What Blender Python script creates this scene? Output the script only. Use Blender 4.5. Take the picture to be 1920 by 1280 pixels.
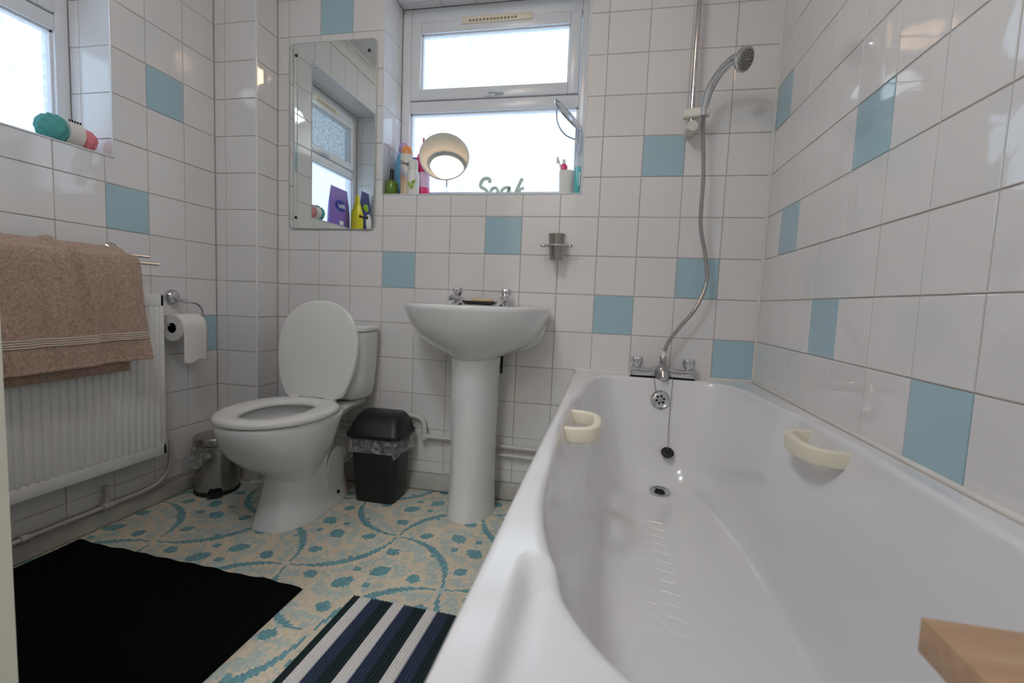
import bpy, bmesh, math, random
from mathutils import Vector, Matrix
random.seed(7)
PI = math.pi
for _o in list(bpy.data.objects): bpy.data.objects.remove(_o)
sc = bpy.context.scene
COL = sc.collection

# ------------------------------------------------------------------ camera, sky, exposure
CAM = Vector((0.05086, -1.88513, 0.83550))
_yaw, _pit, _rol = 0.1967, -0.0832, -0.0415
_Rz = Matrix.Rotation(_yaw, 3, 'Z'); _Rx = Matrix.Rotation(_pit, 3, 'X'); _Ry = Matrix.Rotation(_rol, 3, 'Y')
_R = _Rz @ _Rx @ _Ry
cam_d = bpy.data.cameras.new('camera'); cam = bpy.data.objects.new('camera', cam_d); COL.objects.link(cam)
cam_d.sensor_width = 36.0; cam_d.lens = 873.9 / 1920 * 36.0; cam_d.clip_start = 0.02
_m = Matrix((( _R[0][0], _R[0][2], -_R[0][1], CAM.x), (_R[1][0], _R[1][2], -_R[1][1], CAM.y),
             (_R[2][0], _R[2][2], -_R[2][1], CAM.z), (0, 0, 0, 1)))
cam.matrix_world = _m
cam_d.dof.use_dof = True; cam_d.dof.focus_distance = 1.55; cam_d.dof.aperture_fstop = 5.0
sc.camera = cam

SKY = 2.2
world = bpy.data.worlds.new('overcast_sky'); sc.world = world; world.use_nodes = True
_bg = world.node_tree.nodes['Background']
_bg.inputs['Color'].default_value = (0.62, 0.80, 1.0, 1); _bg.inputs['Strength'].default_value = SKY
sc.view_settings.view_transform = 'Standard'; sc.view_settings.look = 'None'
sc.view_settings.exposure = 0.0; sc.view_settings.gamma = 1.0; sc.view_settings.use_curve_mapping = False

# ------------------------------------------------------------------ layout (metres); tile pitch T
T = 0.152; ZO = 6.78
def row(k): return (k + ZO) * T
XR = 3.9965 * T; XL = -10.7102 * T; YB = -0.8498 * T; XB = -9.3683 * T; YF = -2.09
CEIL = 2.37
WX0, WX1, WZ0, WZ1 = -0.917, -0.073, 1.274, 2.12      # back window opening
LY0, LY1 = -1.33, -0.556                               # left window opening (same heights)
RIM = row(-3)

# ------------------------------------------------------------------ material helpers
def srgb(r, g, b):
    f = lambda c: ((c / 255) / 12.92 if c / 255 <= 0.04045 else ((c / 255 + 0.055) / 1.055) ** 2.4)
    return (f(r), f(g), f(b), 1)
class S:
    """tiny expression wrapper over Math nodes"""
    nt = None
    def __init__(s, v): s.v = v
    @staticmethod
    def op(o, *a):
        n = S.nt.nodes.new('ShaderNodeMath'); n.operation = o
        for i, x in enumerate(a):
            if isinstance(x, S): x = x.v
            if isinstance(x, (int, float)): n.inputs[i].default_value = x
            else: S.nt.links.new(x, n.inputs[i])
        return S(n.outputs[0])
    def __add__(s, o): return S.op('ADD', s, o)
    __radd__ = __add__
    def __sub__(s, o): return S.op('SUBTRACT', s, o)
    def __rsub__(s, o): return S.op('SUBTRACT', o, s)
    def __mul__(s, o): return S.op('MULTIPLY', s, o)
    __rmul__ = __mul__
    def __truediv__(s, o): return S.op('DIVIDE', s, o)
    def lt(s, o): return S.op('LESS_THAN', s, o)
    def gt(s, o): return S.op('GREATER_THAN', s, o)
    def floor(s): return S.op('FLOOR', s)
    def abs(s): return S.op('ABSOLUTE', s)
    def sqrt(s): return S.op('SQRT', s)
    def min(s, o): return S.op('MINIMUM', s, o)
    def max(s, o): return S.op('MAXIMUM', s, o)
    def wrap(s, h): return S.op('WRAP', s, h, -h)
def newmat(name):
    m = bpy.data.materials.new(name); m.use_nodes = True
    return m, m.node_tree, m.node_tree.nodes['Principled BSDF']
def mat(name, col, rough=0.4, metal=0.0, bump=0.0, bscale=40.0, var=0.0, vscale=6.0, coat=0.0, spec=0.5, trans=0.0, emit=None, es=0.0, sheen=0.0, alpha=1.0, bdist=0.002):
    m, nt, p = newmat(name)
    p.inputs['Base Color'].default_value = col; p.inputs['Roughness'].default_value = rough
    p.inputs['Metallic'].default_value = metal; p.inputs['Coat Weight'].default_value = coat
    p.inputs['Specular IOR Level'].default_value = spec; p.inputs['Transmission Weight'].default_value = trans
    p.inputs['Sheen Weight'].default_value = sheen; p.inputs['Alpha'].default_value = alpha
    if emit: p.inputs['Emission Color'].default_value = emit; p.inputs['Emission Strength'].default_value = es
    tc = nt.nodes.new('ShaderNodeTexCoord')
    if bump:
        n = nt.nodes.new('ShaderNodeTexNoise'); n.inputs['Scale'].default_value = bscale; n.inputs['Detail'].default_value = 3
        nt.links.new(tc.outputs['Object'], n.inputs['Vector'])
        b = nt.nodes.new('ShaderNodeBump'); b.inputs['Strength'].default_value = bump; b.inputs['Distance'].default_value = bdist
        nt.links.new(n.outputs['Fac'], b.inputs['Height']); nt.links.new(b.outputs['Normal'], p.inputs['Normal'])
    if var:
        n = nt.nodes.new('ShaderNodeTexNoise'); n.inputs['Scale'].default_value = vscale; n.inputs['Detail'].default_value = 4
        nt.links.new(tc.outputs['Object'], n.inputs['Vector'])
        r = nt.nodes.new('ShaderNodeMapRange'); r.inputs['To Min'].default_value = 1 - var; r.inputs['To Max'].default_value = 1 + var * 0.4
        nt.links.new(n.outputs['Fac'], r.inputs['Value'])
        mx = nt.nodes.new('ShaderNodeMix'); mx.data_type = 'RGBA'; mx.blend_type = 'MULTIPLY'; mx.inputs['Factor'].default_value = 1
        mx.inputs['A'].default_value = col; nt.links.new(r.outputs['Result'], mx.inputs['B'])
        nt.links.new(mx.outputs['Result'], p.inputs['Base Color'])
    return m
M = {}
def tile_mat(name, col):
    m, nt, p = newmat(name)
    p.inputs['Roughness'].default_value = 0.04; p.inputs['Specular IOR Level'].default_value = 0.75
    oi = nt.nodes.new('ShaderNodeObjectInfo'); tc = nt.nodes.new('ShaderNodeTexCoord')
    r = nt.nodes.new('ShaderNodeMapRange'); r.inputs['To Min'].default_value = 0.965; r.inputs['To Max'].default_value = 1.0
    nt.links.new(oi.outputs['Random'], r.inputs['Value'])
    mx = nt.nodes.new('ShaderNodeMix'); mx.data_type = 'RGBA'; mx.blend_type = 'MULTIPLY'; mx.inputs['Factor'].default_value = 1
    mx.inputs['A'].default_value = col; nt.links.new(r.outputs['Result'], mx.inputs['B']); nt.links.new(mx.outputs['Result'], p.inputs['Base Color'])
    n = nt.nodes.new('ShaderNodeTexNoise'); n.inputs['Scale'].default_value = 14; n.inputs['Detail'].default_value = 1.5
    add = nt.nodes.new('ShaderNodeVectorMath'); add.operation = 'ADD'
    nt.links.new(tc.outputs['Object'], add.inputs[0]); nt.links.new(oi.outputs['Location'], add.inputs[1]); nt.links.new(add.outputs[0], n.inputs['Vector'])
    b = nt.nodes.new('ShaderNodeBump'); b.inputs['Strength'].default_value = 0.12; b.inputs['Distance'].default_value = 0.004
    nt.links.new(n.outputs['Fac'], b.inputs['Height']); nt.links.new(b.outputs['Normal'], p.inputs['Normal'])
    return m
M['tile'] = tile_mat('white_glazed_tile', srgb(234, 231, 230))
M['tile_blue'] = tile_mat('blue_glazed_tile', srgb(172, 202, 214))
M['grout'] = mat('grout', srgb(198, 191, 184), 0.8, bump=0.3, bscale=300, var=0.16, vscale=9)
M['plaster'] = mat('ceiling_plaster', srgb(226, 224, 220), 0.8, bump=0.1, bscale=60)
M['paint'] = mat('wall_paint', srgb(222, 218, 212), 0.7, bump=0.08, bscale=80)
M['skirt'] = mat('skirting_paint', srgb(200, 197, 189), 0.45, var=0.3, vscale=14)
M['upvc'] = mat('white_upvc', srgb(232, 234, 238), 0.25, bump=0.03, bscale=30)
M['acrylic'] = mat('white_acrylic', srgb(230, 228, 229), 0.14, coat=0.3, bump=0.015, bscale=12)
M['ceramic'] = mat('white_ceramic', srgb(231, 232, 231), 0.12, coat=0.4, bump=0.01, bscale=8)
M['seat'] = mat('white_seat_plastic', srgb(232, 231, 228), 0.22)
M['cream'] = mat('cream_plastic', srgb(238, 230, 208), 0.3)
M['ivory'] = mat('ivory_plastic', srgb(226, 220, 208), 0.35)
M['chrome'] = mat('chrome', (0.62, 0.62, 0.64, 1), 0.12, 1.0, bump=0.03, bscale=60)
M['dullchrome'] = mat('dull_chrome', (0.45, 0.45, 0.46, 1), 0.28, 1.0, bump=0.05, bscale=200)
M['hose'] = mat('steel_hose', (0.42, 0.41, 0.40, 1), 0.3, 1.0)
M['chain'] = mat('dark_bead_chain', (0.16, 0.15, 0.15, 1), 0.4, 1.0)
M['steel'] = mat('brushed_steel', (0.42, 0.41, 0.39, 1), 0.26, 1.0, bump=0.05, bscale=120)
M['black'] = mat('black_plastic', srgb(24, 24, 27), 0.42, bump=0.05, bscale=300)
M['rubber'] = mat('black_rubber', srgb(30, 28, 28), 0.6)
M['hole'] = mat('dark_hole', srgb(12, 12, 12), 0.8)
M['radiator'] = mat('radiator_enamel', srgb(238, 238, 235), 0.3, bump=0.02, bscale=20)
M['pipe'] = mat('painted_pipe', srgb(216, 212, 204), 0.4, var=0.15, vscale=20)
M['silicone'] = mat('sealant', srgb(234, 228, 220), 0.5, var=0.12, vscale=12)
M['mirror'] = mat('mirror_glass', (0.86, 0.90, 0.88, 1), 0.004, 1.0)
M['mirror_edge'] = mat('mirror_edge', srgb(176, 186, 178), 0.2)
M['soap'] = mat('soap', srgb(216, 186, 150), 0.5)
M['wood'] = None
M['paper'] = mat('tissue_paper', srgb(236, 232, 228), 0.9, bump=0.25, bscale=160)
M['card'] = mat('cardboard', srgb(130, 104, 84), 0.9)
M['door'] = mat('door_gloss', srgb(214, 211, 200), 0.35)
M['blackmat'] = mat('black_cotton', srgb(9, 9, 11), 1.0, bump=0.6, bscale=400, spec=0.1)
M['st_w'] = mat('white_chenille', srgb(222, 219, 216), 0.95, bump=0.5, bscale=500)
M['st_n'] = mat('navy_chenille', srgb(48, 60, 84), 0.95, bump=0.5, bscale=500)
M['st_g'] = mat('dark_teal_chenille', srgb(24, 42, 46), 0.95, bump=0.5, bscale=500)

def wood_mat():
    m, nt, p = newmat('varnished_wood'); p.inputs['Roughness'].default_value = 0.45
    tc = nt.nodes.new('ShaderNodeTexCoord'); mp = nt.nodes.new('ShaderNodeMapping'); mp.inputs['Scale'].default_value = (4, 40, 40)
    n = nt.nodes.new('ShaderNodeTexNoise'); n.inputs['Scale'].default_value = 2.0; n.inputs['Detail'].default_value = 5
    cr = nt.nodes.new('ShaderNodeValToRGB'); cr.color_ramp.elements[0].color = srgb(166, 128, 98); cr.color_ramp.elements[1].color = srgb(202, 168, 134)
    nt.links.new(tc.outputs['Object'], mp.inputs['Vector']); nt.links.new(mp.outputs[0], n.inputs['Vector'])
    nt.links.new(n.outputs['Fac'], cr.inputs['Fac']); nt.links.new(cr.outputs['Color'], p.inputs['Base Color'])
    return m
M['wood'] = wood_mat()

def towel_mat():
    m, nt, p = newmat('taupe_terry'); p.inputs['Roughness'].default_value = 0.95; p.inputs['Sheen Weight'].default_value = 0.35
    p.inputs['Sheen Tint'].default_value = srgb(240, 215, 200)
    tc = nt.nodes.new('ShaderNodeTexCoord'); n = nt.nodes.new('ShaderNodeTexNoise'); n.inputs['Scale'].default_value = 230; n.inputs['Detail'].default_value = 2
    n2 = nt.nodes.new('ShaderNodeTexNoise'); n2.inputs['Scale'].default_value = 110; n2.inputs['Detail'].default_value = 3
    nt.links.new(tc.outputs['Object'], n.inputs['Vector']); nt.links.new(tc.outputs['Object'], n2.inputs['Vector'])
    cr = nt.nodes.new('ShaderNodeValToRGB'); cr.color_ramp.elements[0].position = 0.34; cr.color_ramp.elements[1].position = 0.68
    cr.color_ramp.elements[0].color = srgb(158, 130, 114); cr.color_ramp.elements[1].color = srgb(206, 180, 162)
    mixn = nt.nodes.new('ShaderNodeMath'); mixn.operation = 'ADD'
    h = nt.nodes.new('ShaderNodeMath'); h.operation = 'MULTIPLY'; h.inputs[1].default_value = 0.5
    nt.links.new(n.outputs['Fac'], mixn.inputs[0]); nt.links.new(n2.outputs['Fac'], mixn.inputs[1]); nt.links.new(mixn.outputs[0], h.inputs[0])
    nt.links.new(h.outputs[0], cr.inputs['Fac']); nt.links.new(cr.outputs['Color'], p.inputs['Base Color'])
    b = nt.nodes.new('ShaderNodeBump'); b.inputs['Strength'].default_value = 0.8; b.inputs['Distance'].default_value = 0.003
    nt.links.new(n.outputs['Fac'], b.inputs['Height']); nt.links.new(b.outputs['Normal'], p.inputs['Normal'])
    return m
M['towel'] = towel_mat()
M['towel_band'] = mat('towel_band', srgb(218, 200, 186), 0.8, bump=0.4, bscale=200)

def glass_mat(name, lo, hi, rough_mix):
    # obscured glass: light passes straight or is scattered by the moulded pattern
    m, nt, p = newmat(name); nt.nodes.remove(p); out = nt.nodes['Material Output']
    tc = nt.nodes.new('ShaderNodeTexCoord'); v = nt.nodes.new('ShaderNodeTexVoronoi'); v.inputs['Scale'].default_value = 110
    n = nt.nodes.new('ShaderNodeTexNoise'); n.inputs['Scale'].default_value = 60; n.inputs['Detail'].default_value = 3
    nt.links.new(tc.outputs['Object'], n.inputs['Vector']); nt.links.new(n.outputs['Color'], v.inputs['Vector'])
    mp = nt.nodes.new('ShaderNodeMapping'); mp.inputs['Scale'].default_value = (1, 1, 1)
    r = nt.nodes.new('ShaderNodeMapRange'); r.inputs['From Min'].default_value = 0.36; r.inputs['From Max'].default_value = 0.6
    r.inputs['To Min'].default_value = lo; r.inputs['To Max'].default_value = hi; nt.links.new(n.outputs['Fac'], r.inputs['Value'])
    cc = nt.nodes.new('ShaderNodeCombineColor')
    for i in range(3): nt.links.new(r.outputs['Result'], cc.inputs[i])
    tr = nt.nodes.new('ShaderNodeBsdfTransparent'); nt.links.new(cc.outputs[0], tr.inputs['Color'])
    tl = nt.nodes.new('ShaderNodeBsdfTranslucent'); tl.inputs['Color'].default_value = (0.8, 0.82, 0.84, 1)
    mx = nt.nodes.new('ShaderNodeMixShader'); mx.inputs[0].default_value = rough_mix
    nt.links.new(tr.outputs[0], mx.inputs[1]); nt.links.new(tl.outputs[0], mx.inputs[2])
    gl = nt.nodes.new('ShaderNodeBsdfGlossy'); gl.inputs['Roughness'].default_value = 0.15
    b = nt.nodes.new('ShaderNodeBump'); b.inputs['Strength'].default_value = 0.6; b.inputs['Distance'].default_value = 0.004
    nt.links.new(n.outputs['Fac'], b.inputs['Height']); nt.links.new(b.outputs['Normal'], gl.inputs['Normal'])
    mx2 = nt.nodes.new('ShaderNodeMixShader'); mx2.inputs[0].default_value = 0.06
    nt.links.new(mx.outputs[0], mx2.inputs[1]); nt.links.new(gl.outputs[0], mx2.inputs[2]); nt.links.new(mx2.outputs[0], out.inputs['Surface'])
    return m
M['glass'] = glass_mat('obscured_glass', 0.86, 1.0, 0.12)
M['glass_dim'] = glass_mat('heavy_obscured_glass', 0.40, 0.56, 0.12)
def film_mat():
    m, nt, p = newmat('clear_liner_film'); nt.nodes.remove(p); out = nt.nodes['Material Output']
    tr = nt.nodes.new('ShaderNodeBsdfTransparent'); tr.inputs['Color'].default_value = (0.93, 0.93, 0.93, 1)
    gl = nt.nodes.new('ShaderNodeBsdfPrincipled'); gl.inputs['Base Color'].default_value = (0.75, 0.75, 0.75, 1); gl.inputs['Roughness'].default_value = 0.25
    tc = nt.nodes.new('ShaderNodeTexCoord'); n = nt.nodes.new('ShaderNodeTexNoise'); n.inputs['Scale'].default_value = 30; n.inputs['Detail'].default_value = 4; n.inputs['Distortion'].default_value = 1.5
    nt.links.new(tc.outputs['Object'], n.inputs['Vector'])
    r = nt.nodes.new('ShaderNodeMapRange'); r.inputs['From Min'].default_value = 0.4; r.inputs['From Max'].default_value = 0.75; r.inputs['To Min'].default_value = 0.12; r.inputs['To Max'].default_value = 0.55
    nt.links.new(n.outputs['Fac'], r.inputs['Value'])
    b = nt.nodes.new('ShaderNodeBump'); b.inputs['Strength'].default_value = 0.8; b.inputs['Distance'].default_value = 0.01
    nt.links.new(n.outputs['Fac'], b.inputs['Height']); nt.links.new(b.outputs['Normal'], gl.inputs['Normal'])
    mx = nt.nodes.new('ShaderNodeMixShader'); nt.links.new(r.outputs['Result'], mx.inputs[0])
    nt.links.new(tr.outputs[0], mx.inputs[1]); nt.links.new(gl.outputs[0], mx.inputs[2]); nt.links.new(mx.outputs[0], out.inputs['Surface'])
    return m
M['film'] = film_mat()

def floor_mat():
    m, nt, p = newmat('mosaic_print_vinyl'); S.nt = nt
    p.inputs['Roughness'].default_value = 0.38
    tc = nt.nodes.new('ShaderNodeTexCoord'); sp = nt.nodes.new('ShaderNodeSeparateXYZ'); nt.links.new(tc.outputs['Object'], sp.inputs[0])
    X = S(sp.outputs[0]) + 0.6225; Y = S(sp.outputs[1]) + 0.4105     # node of the printed lattice at the origin
    c = 0.0074
    ix = (X / c).floor(); iy = (Y / c).floor()
    x = ix * c + c / 2; y = iy * c + c / 2
    def arcs(cx, cy, sgn):
        dx = (x - cx).wrap(0.25); dy = (y - cy).wrap(0.25)
        r = (dx * dx + dy * dy).sqrt(); s2 = (dx * dy * sgn) / (r * r + 1e-5)      # half sin(2 theta)
        return dx, dy, r, s2
    masks = []; pales = []
    for cx, cy, sg in ((0.0, 0.25, 1.0), (0.25, 0.0, -1.0)):
        dx, dy, r, s2 = arcs(cx, cy, sg)
        masks.append((r - 0.247).abs().lt(s2 * 0.024 + 0.0004) * s2.gt(0.035))
        # big pair along the diagonal, small pair across it
        u = (dx + dy * sg) * 0.7071; v = (dx - dy * sg) * 0.7071
        au = u.abs() - 0.056; masks.append(((au * au) / (0.033 ** 2) + (v * v) / (0.0235 ** 2)).lt(1.0))
        av = v.abs() - 0.048; masks.append((u.abs() + av.abs()).lt(0.0165))
        # leaves at +-(.154,.028) and +-(.03,.15)
        for px, py in ((0.153, 0.028), (0.028, 0.151)):
            s = S.op('SIGN', dx * px + dy * (py * sg))
            ex = dx - s * px; ey = dy - s * (py * sg)
            masks.append(((ex * ex) / (0.021 ** 2) + (ey * ey) / (0.021 ** 2) + (ex * ey * sg) * 700).lt(1.0))
        s = S.op('SIGN', v); ev = v - s * 0.125
        masks.append((ev.abs() + u.abs()).lt(0.0115))
        # pale wash
        rr = (u * u * 0.55 + v * v * 1.7).sqrt()
        pales.append((rr - 0.088).abs().lt(0.014)); pales.append((r - 0.207).abs().lt(0.017) * s2.gt(0.05))
        pales.append((r - 0.152).abs().lt(0.014) * s2.lt(-0.12)); pales.append(((v.abs() - 0.165).abs() + u.abs() * 0.7).lt(0.028))
        pales.append((r - 0.30).abs().lt(0.012) * s2.lt(-0.3))
    def anyof(L):
        a = L[0]
        for b in L[1:]: a = a.max(b)
        return a
    teal = anyof(masks); pale = anyof(pales)
    cp_ = nt.nodes.new('ShaderNodeCombineXYZ'); nt.links.new(x.v, cp_.inputs[0]); nt.links.new(y.v, cp_.inputs[1])
    pn_ = nt.nodes.new('ShaderNodeTexNoise'); pn_.inputs['Scale'].default_value = 30; pn_.inputs['Detail'].default_value = 1; nt.links.new(cp_.outputs[0], pn_.inputs['Vector'])
    pf_ = S(pn_.outputs['Fac']); pale = (pale * pf_.gt(0.43)).max(pf_.gt(0.60))
    cv = nt.nodes.new('ShaderNodeCombineXYZ'); nt.links.new(ix.v, cv.inputs[0]); nt.links.new(iy.v, cv.inputs[1])
    wn = nt.nodes.new('ShaderNodeTexWhiteNoise'); wn.noise_dimensions = '2D'; nt.links.new(cv.outputs[0], wn.inputs['Vector'])
    def mixc(f, a, b):
        n = nt.nodes.new('ShaderNodeMix'); n.data_type = 'RGBA'
        if isinstance(f, S): f = f.v
        nt.links.new(f, n.inputs['Factor'])
        for k, q in (('A', a), ('B', b)):
            if isinstance(q, tuple): n.inputs[k].default_value = q
            else: nt.links.new(q, n.inputs[k])
        return n.outputs['Result']
    rnd = S(wn.outputs['Value'])
    cream = mixc(rnd, srgb(222, 206, 180), srgb(234, 222, 200))
    pl = mixc(rnd, srgb(184, 200, 194), srgb(206, 213, 203))
    tl = mixc(rnd, srgb(92, 150, 162), srgb(122, 176, 186))
    col = mixc(teal, mixc(pale, cream, pl), tl)
    fx = (X / c - ix - 0.5).abs(); fy = (Y / c - iy - 0.5).abs()
    g = fx.max(fy).gt(0.44) * 0.22
    col = mixc(g, col, srgb(206, 200, 182))
    # scuffs and grime towards nothing in particular
    n = nt.nodes.new('ShaderNodeTexNoise'); n.inputs['Scale'].default_value = 5; n.inputs['Detail'].default_value = 6; nt.links.new(tc.outputs['Object'], n.inputs['Vector'])
    mr = nt.nodes.new('ShaderNodeMapRange'); mr.inputs['From Min'].default_value = 0.35; mr.inputs['From Max'].default_value = 0.7; mr.inputs['To Min'].default_value = 0.86; mr.inputs['To Max'].default_value = 1.0
    nt.links.new(n.outputs['Fac'], mr.inputs['Value'])
    mm = nt.nodes.new('ShaderNodeMix'); mm.data_type = 'RGBA'; mm.blend_type = 'MULTIPLY'; mm.inputs['Factor'].default_value = 1
    nt.links.new(col, mm.inputs['A']); nt.links.new(mr.outputs['Result'], mm.inputs['B'])
    nt.links.new(mm.outputs['Result'], p.inputs['Base Color'])
    return m
M['floor'] = floor_mat()

# ------------------------------------------------------------------ mesh helpers
WL = {}     # world location of every object made here
def tag(o, label=None, cat=None, group=None, kind=None):
    if label: o['label'] = label
    if cat: o['category'] = cat
    if group: o['group'] = group
    if kind: o['kind'] = kind
    return o
def empty(name, loc, label=None, cat=None, group=None, kind=None):
    o = bpy.data.objects.new(name, None); o.empty_display_size = 0.05; COL.objects.link(o)
    o.location = loc; WL[o] = Vector(loc); return tag(o, label, cat, group, kind)
class MB:
    def __init__(s): s.v = []; s.f = []
    def add(s, vs, fs):
        k = len(s.v); s.v += [tuple(q) for q in vs]; s.f += [tuple(i + k for i in q) for q in fs]; return s
    def box(s, x0, x1, y0, y1, z0, z1, bev=0.0, seg=2):
        if bev <= 0:
            vs = [(x, y, z) for z in (z0, z1) for y in (y0, y1) for x in (x0, x1)]
            return s.add(vs, [(0, 2, 3, 1), (4, 5, 7, 6), (0, 1, 5, 4), (2, 6, 7, 3), (0, 4, 6, 2), (1, 3, 7, 5)])
        bm = bmesh.new(); bmesh.ops.create_cube(bm, size=1)
        for v in bm.verts: v.co = ((x0 + x1) / 2 + v.co.x * (x1 - x0), (y0 + y1) / 2 + v.co.y * (y1 - y0), (z0 + z1) / 2 + v.co.z * (z1 - z0))
        bmesh.ops.bevel(bm, geom=bm.edges[:], offset=bev, segments=seg, affect='EDGES', profile=0.5)
        bm.verts.index_update(); s.add([v.co[:] for v in bm.verts], [[v.index for v in f.verts] for f in bm.faces]); bm.free(); return s
    def loft(s, rings, closed=True, cap0=True, cap1=True):
        n = len(rings[0]); k = len(s.v)
        for r in rings: s.v += [tuple(q) for q in r]
        for i in range(len(rings) - 1):
            for j in range(n if closed else n - 1):
                a = k + i * n + j; b = k + i * n + (j + 1) % n
                s.f.append((a, b, b + n, a + n))
        if closed and cap0: s.f.append(tuple(k + j for j in range(n))[::-1])
        if closed and cap1: s.f.append(tuple(k + (len(rings) - 1) * n + j for j in range(n)))
        return s
    def lathe(s, prof, c=(0, 0, 0), axis=(0, 0, 1), n=32):
        """prof: list of (radius, height along axis)"""
        A = Vector(axis).normalized(); U = A.orthogonal().normalized(); V = A.cross(U); c = Vector(c)
        rings = [[c + A * h + (U * math.cos(2 * PI * j / n) + V * math.sin(2 * PI * j / n)) * max(r, 1e-5) for j in range(n)] for r, h in prof]
        return s.loft(rings)
    def tube(s, pts, rad, n=12, ends=True):
        P = [Vector(q) for q in pts]; m = len(P)
        R = rad if isinstance(rad, (list, tuple)) else [rad] * m
        t0 = (P[1] - P[0]).normalized(); U = t0.orthogonal().normalized(); rings = []
        for i in range(m):
            t = (P[min(i + 1, m - 1)] - P[max(i - 1, 0)]).normalized()
            U = (U - t * U.dot(t)).normalized(); V = t.cross(U)
            rings.append([P[i] + (U * math.cos(2 * PI * j / n) + V * math.sin(2 * PI * j / n)) * R[i] for j in range(n)])
        return s.loft(rings, True, ends, ends)
    def sweep(s, pts, sec, up=(0, 0, 1)):
        """sec: list of (side, up) offsets swept along pts"""
        P = [Vector(q) for q in pts]; m = len(P); Z = Vector(up); rings = []
        for i in range(m):
            t = (P[min(i + 1, m - 1)] - P[max(i - 1, 0)]).normalized(); side = t.cross(Z).normalized()
            rings.append([P[i] + side * a + Z * b for a, b in sec])
        return s.loft(rings)
    def sphere(s, c, rx, ry=None, rz=None, n=20, m=12):
        ry = ry or rx; rz = rz or rx
        rings = [[(c[0] + rx * math.sin(PI * i / m) * math.cos(2 * PI * j / n), c[1] + ry * math.sin(PI * i / m) * math.sin(2 * PI * j / n), c[2] - rz * math.cos(PI * i / m)) for j in range(n)] for i in range(1, m)]
        return s.loft(rings)
    def prism(s, poly, f0, f1):
        """poly 2-D; f0,f1 map (a,b)->3-D for the two ends"""
        return s.loft([[f0(a, b) for a, b in poly], [f1(a, b) for a, b in poly]])
    def grid(s, fn, nu, nv):
        k = len(s.v)
        for i in range(nu + 1):
            for j in range(nv + 1): s.v.append(tuple(fn(i / nu, j / nv)))
        for i in range(nu):
            for j in range(nv):
                a = k + i * (nv + 1) + j; s.f.append((a, a + 1, a + nv + 2, a + nv + 1))
        return s
    def build(s, name, m, parent=None, smooth=35, label=None, cat=None, group=None, kind=None, base=True, loc=None, recalc=True):
        if loc is None:
            xs = [v[0] for v in s.v]; ys = [v[1] for v in s.v]; zs = [v[2] for v in s.v]
            loc = Vector(((min(xs) + max(xs)) / 2, (min(ys) + max(ys)) / 2, min(zs)))
        loc = Vector(loc); me = bpy.data.meshes.new(name)
        me.from_pydata([(v[0] - loc.x, v[1] - loc.y, v[2] - loc.z) for v in s.v], [], s.f)
        if recalc:
            bm = bmesh.new(); bm.from_mesh(me); bmesh.ops.recalc_face_normals(bm, faces=bm.faces[:]); bm.to_mesh(me); bm.free()
        me.update()
        if smooth:
            me.shade_smooth(); me.set_sharp_from_angle(angle=math.radians(smooth))
        me.materials.append(M[m] if isinstance(m, str) else m)
        return link(name, me, loc, parent, label, cat, group, kind)
def link(name, me, loc, parent=None, label=None, cat=None, group=None, kind=None):
    o = bpy.data.objects.new(name, me); COL.objects.link(o); loc = Vector(loc); WL[o] = loc
    if parent is not None: o.parent = parent; o.location = loc - WL[parent]
    else: o.location = loc
    return tag(o, label, cat, group, kind)
def rrect(w, h, r, n=4):
    out = []
    for cx, cy, a0 in ((w / 2 - r, h / 2 - r, 0), (-w / 2 + r, h / 2 - r, 90), (-w / 2 + r, -h / 2 + r, 180), (w / 2 - r, -h / 2 + r, 270)):
        for i in range(n + 1):
            a = math.radians(a0 + 90 * i / n); out.append((cx + r * math.cos(a), cy + r * math.sin(a)))
    return out
def sup(a, b, n, N=48):
    out = []
    for i in range(N):
        t = 2 * PI * i / N; c, s = math.cos(t), math.sin(t)
        out.append((a * math.copysign(abs(c) ** (2 / n), c), b * math.copysign(abs(s) ** (2 / n), s)))
    return out
def resample(P, N):
    P = [Vector(p) for p in P]; Q = P + [P[0]]; L = [0]
    for i in range(len(P)): L.append(L[-1] + (Q[i + 1] - Q[i]).length)
    out = []; k = 0
    for i in range(N):
        d = L[-1] * i / N
        while L[k + 1] < d: k += 1
        f = (d - L[k]) / max(L[k + 1] - L[k], 1e-9); out.append(Q[k].lerp(Q[k + 1], f))
    return out
def spline(P, n=8):
    P = [Vector(p) for p in P]; out = []
    for i in range(len(P) - 1):
        p0 = P[max(i - 1, 0)]; p1 = P[i]; p2 = P[i + 1]; p3 = P[min(i + 2, len(P) - 1)]
        for k in range(n):
            t = k / n; out.append(0.5 * ((2 * p1) + (p2 - p0) * t + (2 * p0 - 5 * p1 + 4 * p2 - p3) * t * t + (3 * p1 - p0 - 3 * p2 + p3) * t ** 3))
    out.append(P[-1]); return out
def sstep(a, b, x):
    t = min(max((x - a) / (b - a), 0), 1); return t * t * (3 - 2 * t)
def text_part(name, txt, size, m, parent, loc, rot, extrude=0.0003, align='CENTER'):
    cu = bpy.data.curves.new(name, 'FONT'); cu.body = txt; cu.size = size; cu.extrude = extrude; cu.align_x = align; cu.align_y = 'CENTER'
    o = bpy.data.objects.new(name, cu); COL.objects.link(o)
    bpy.context.view_layer.update()
    me = bpy.data.meshes.new_from_object(o.evaluated_get(bpy.context.evaluated_depsgraph_get()))
    bpy.data.objects.remove(o); me.name = name; me.materials.clear(); me.materials.append(M[m] if isinstance(m, str) else m)
    q = link(name, me, loc, parent); q.rotation_euler = rot; return q

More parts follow.
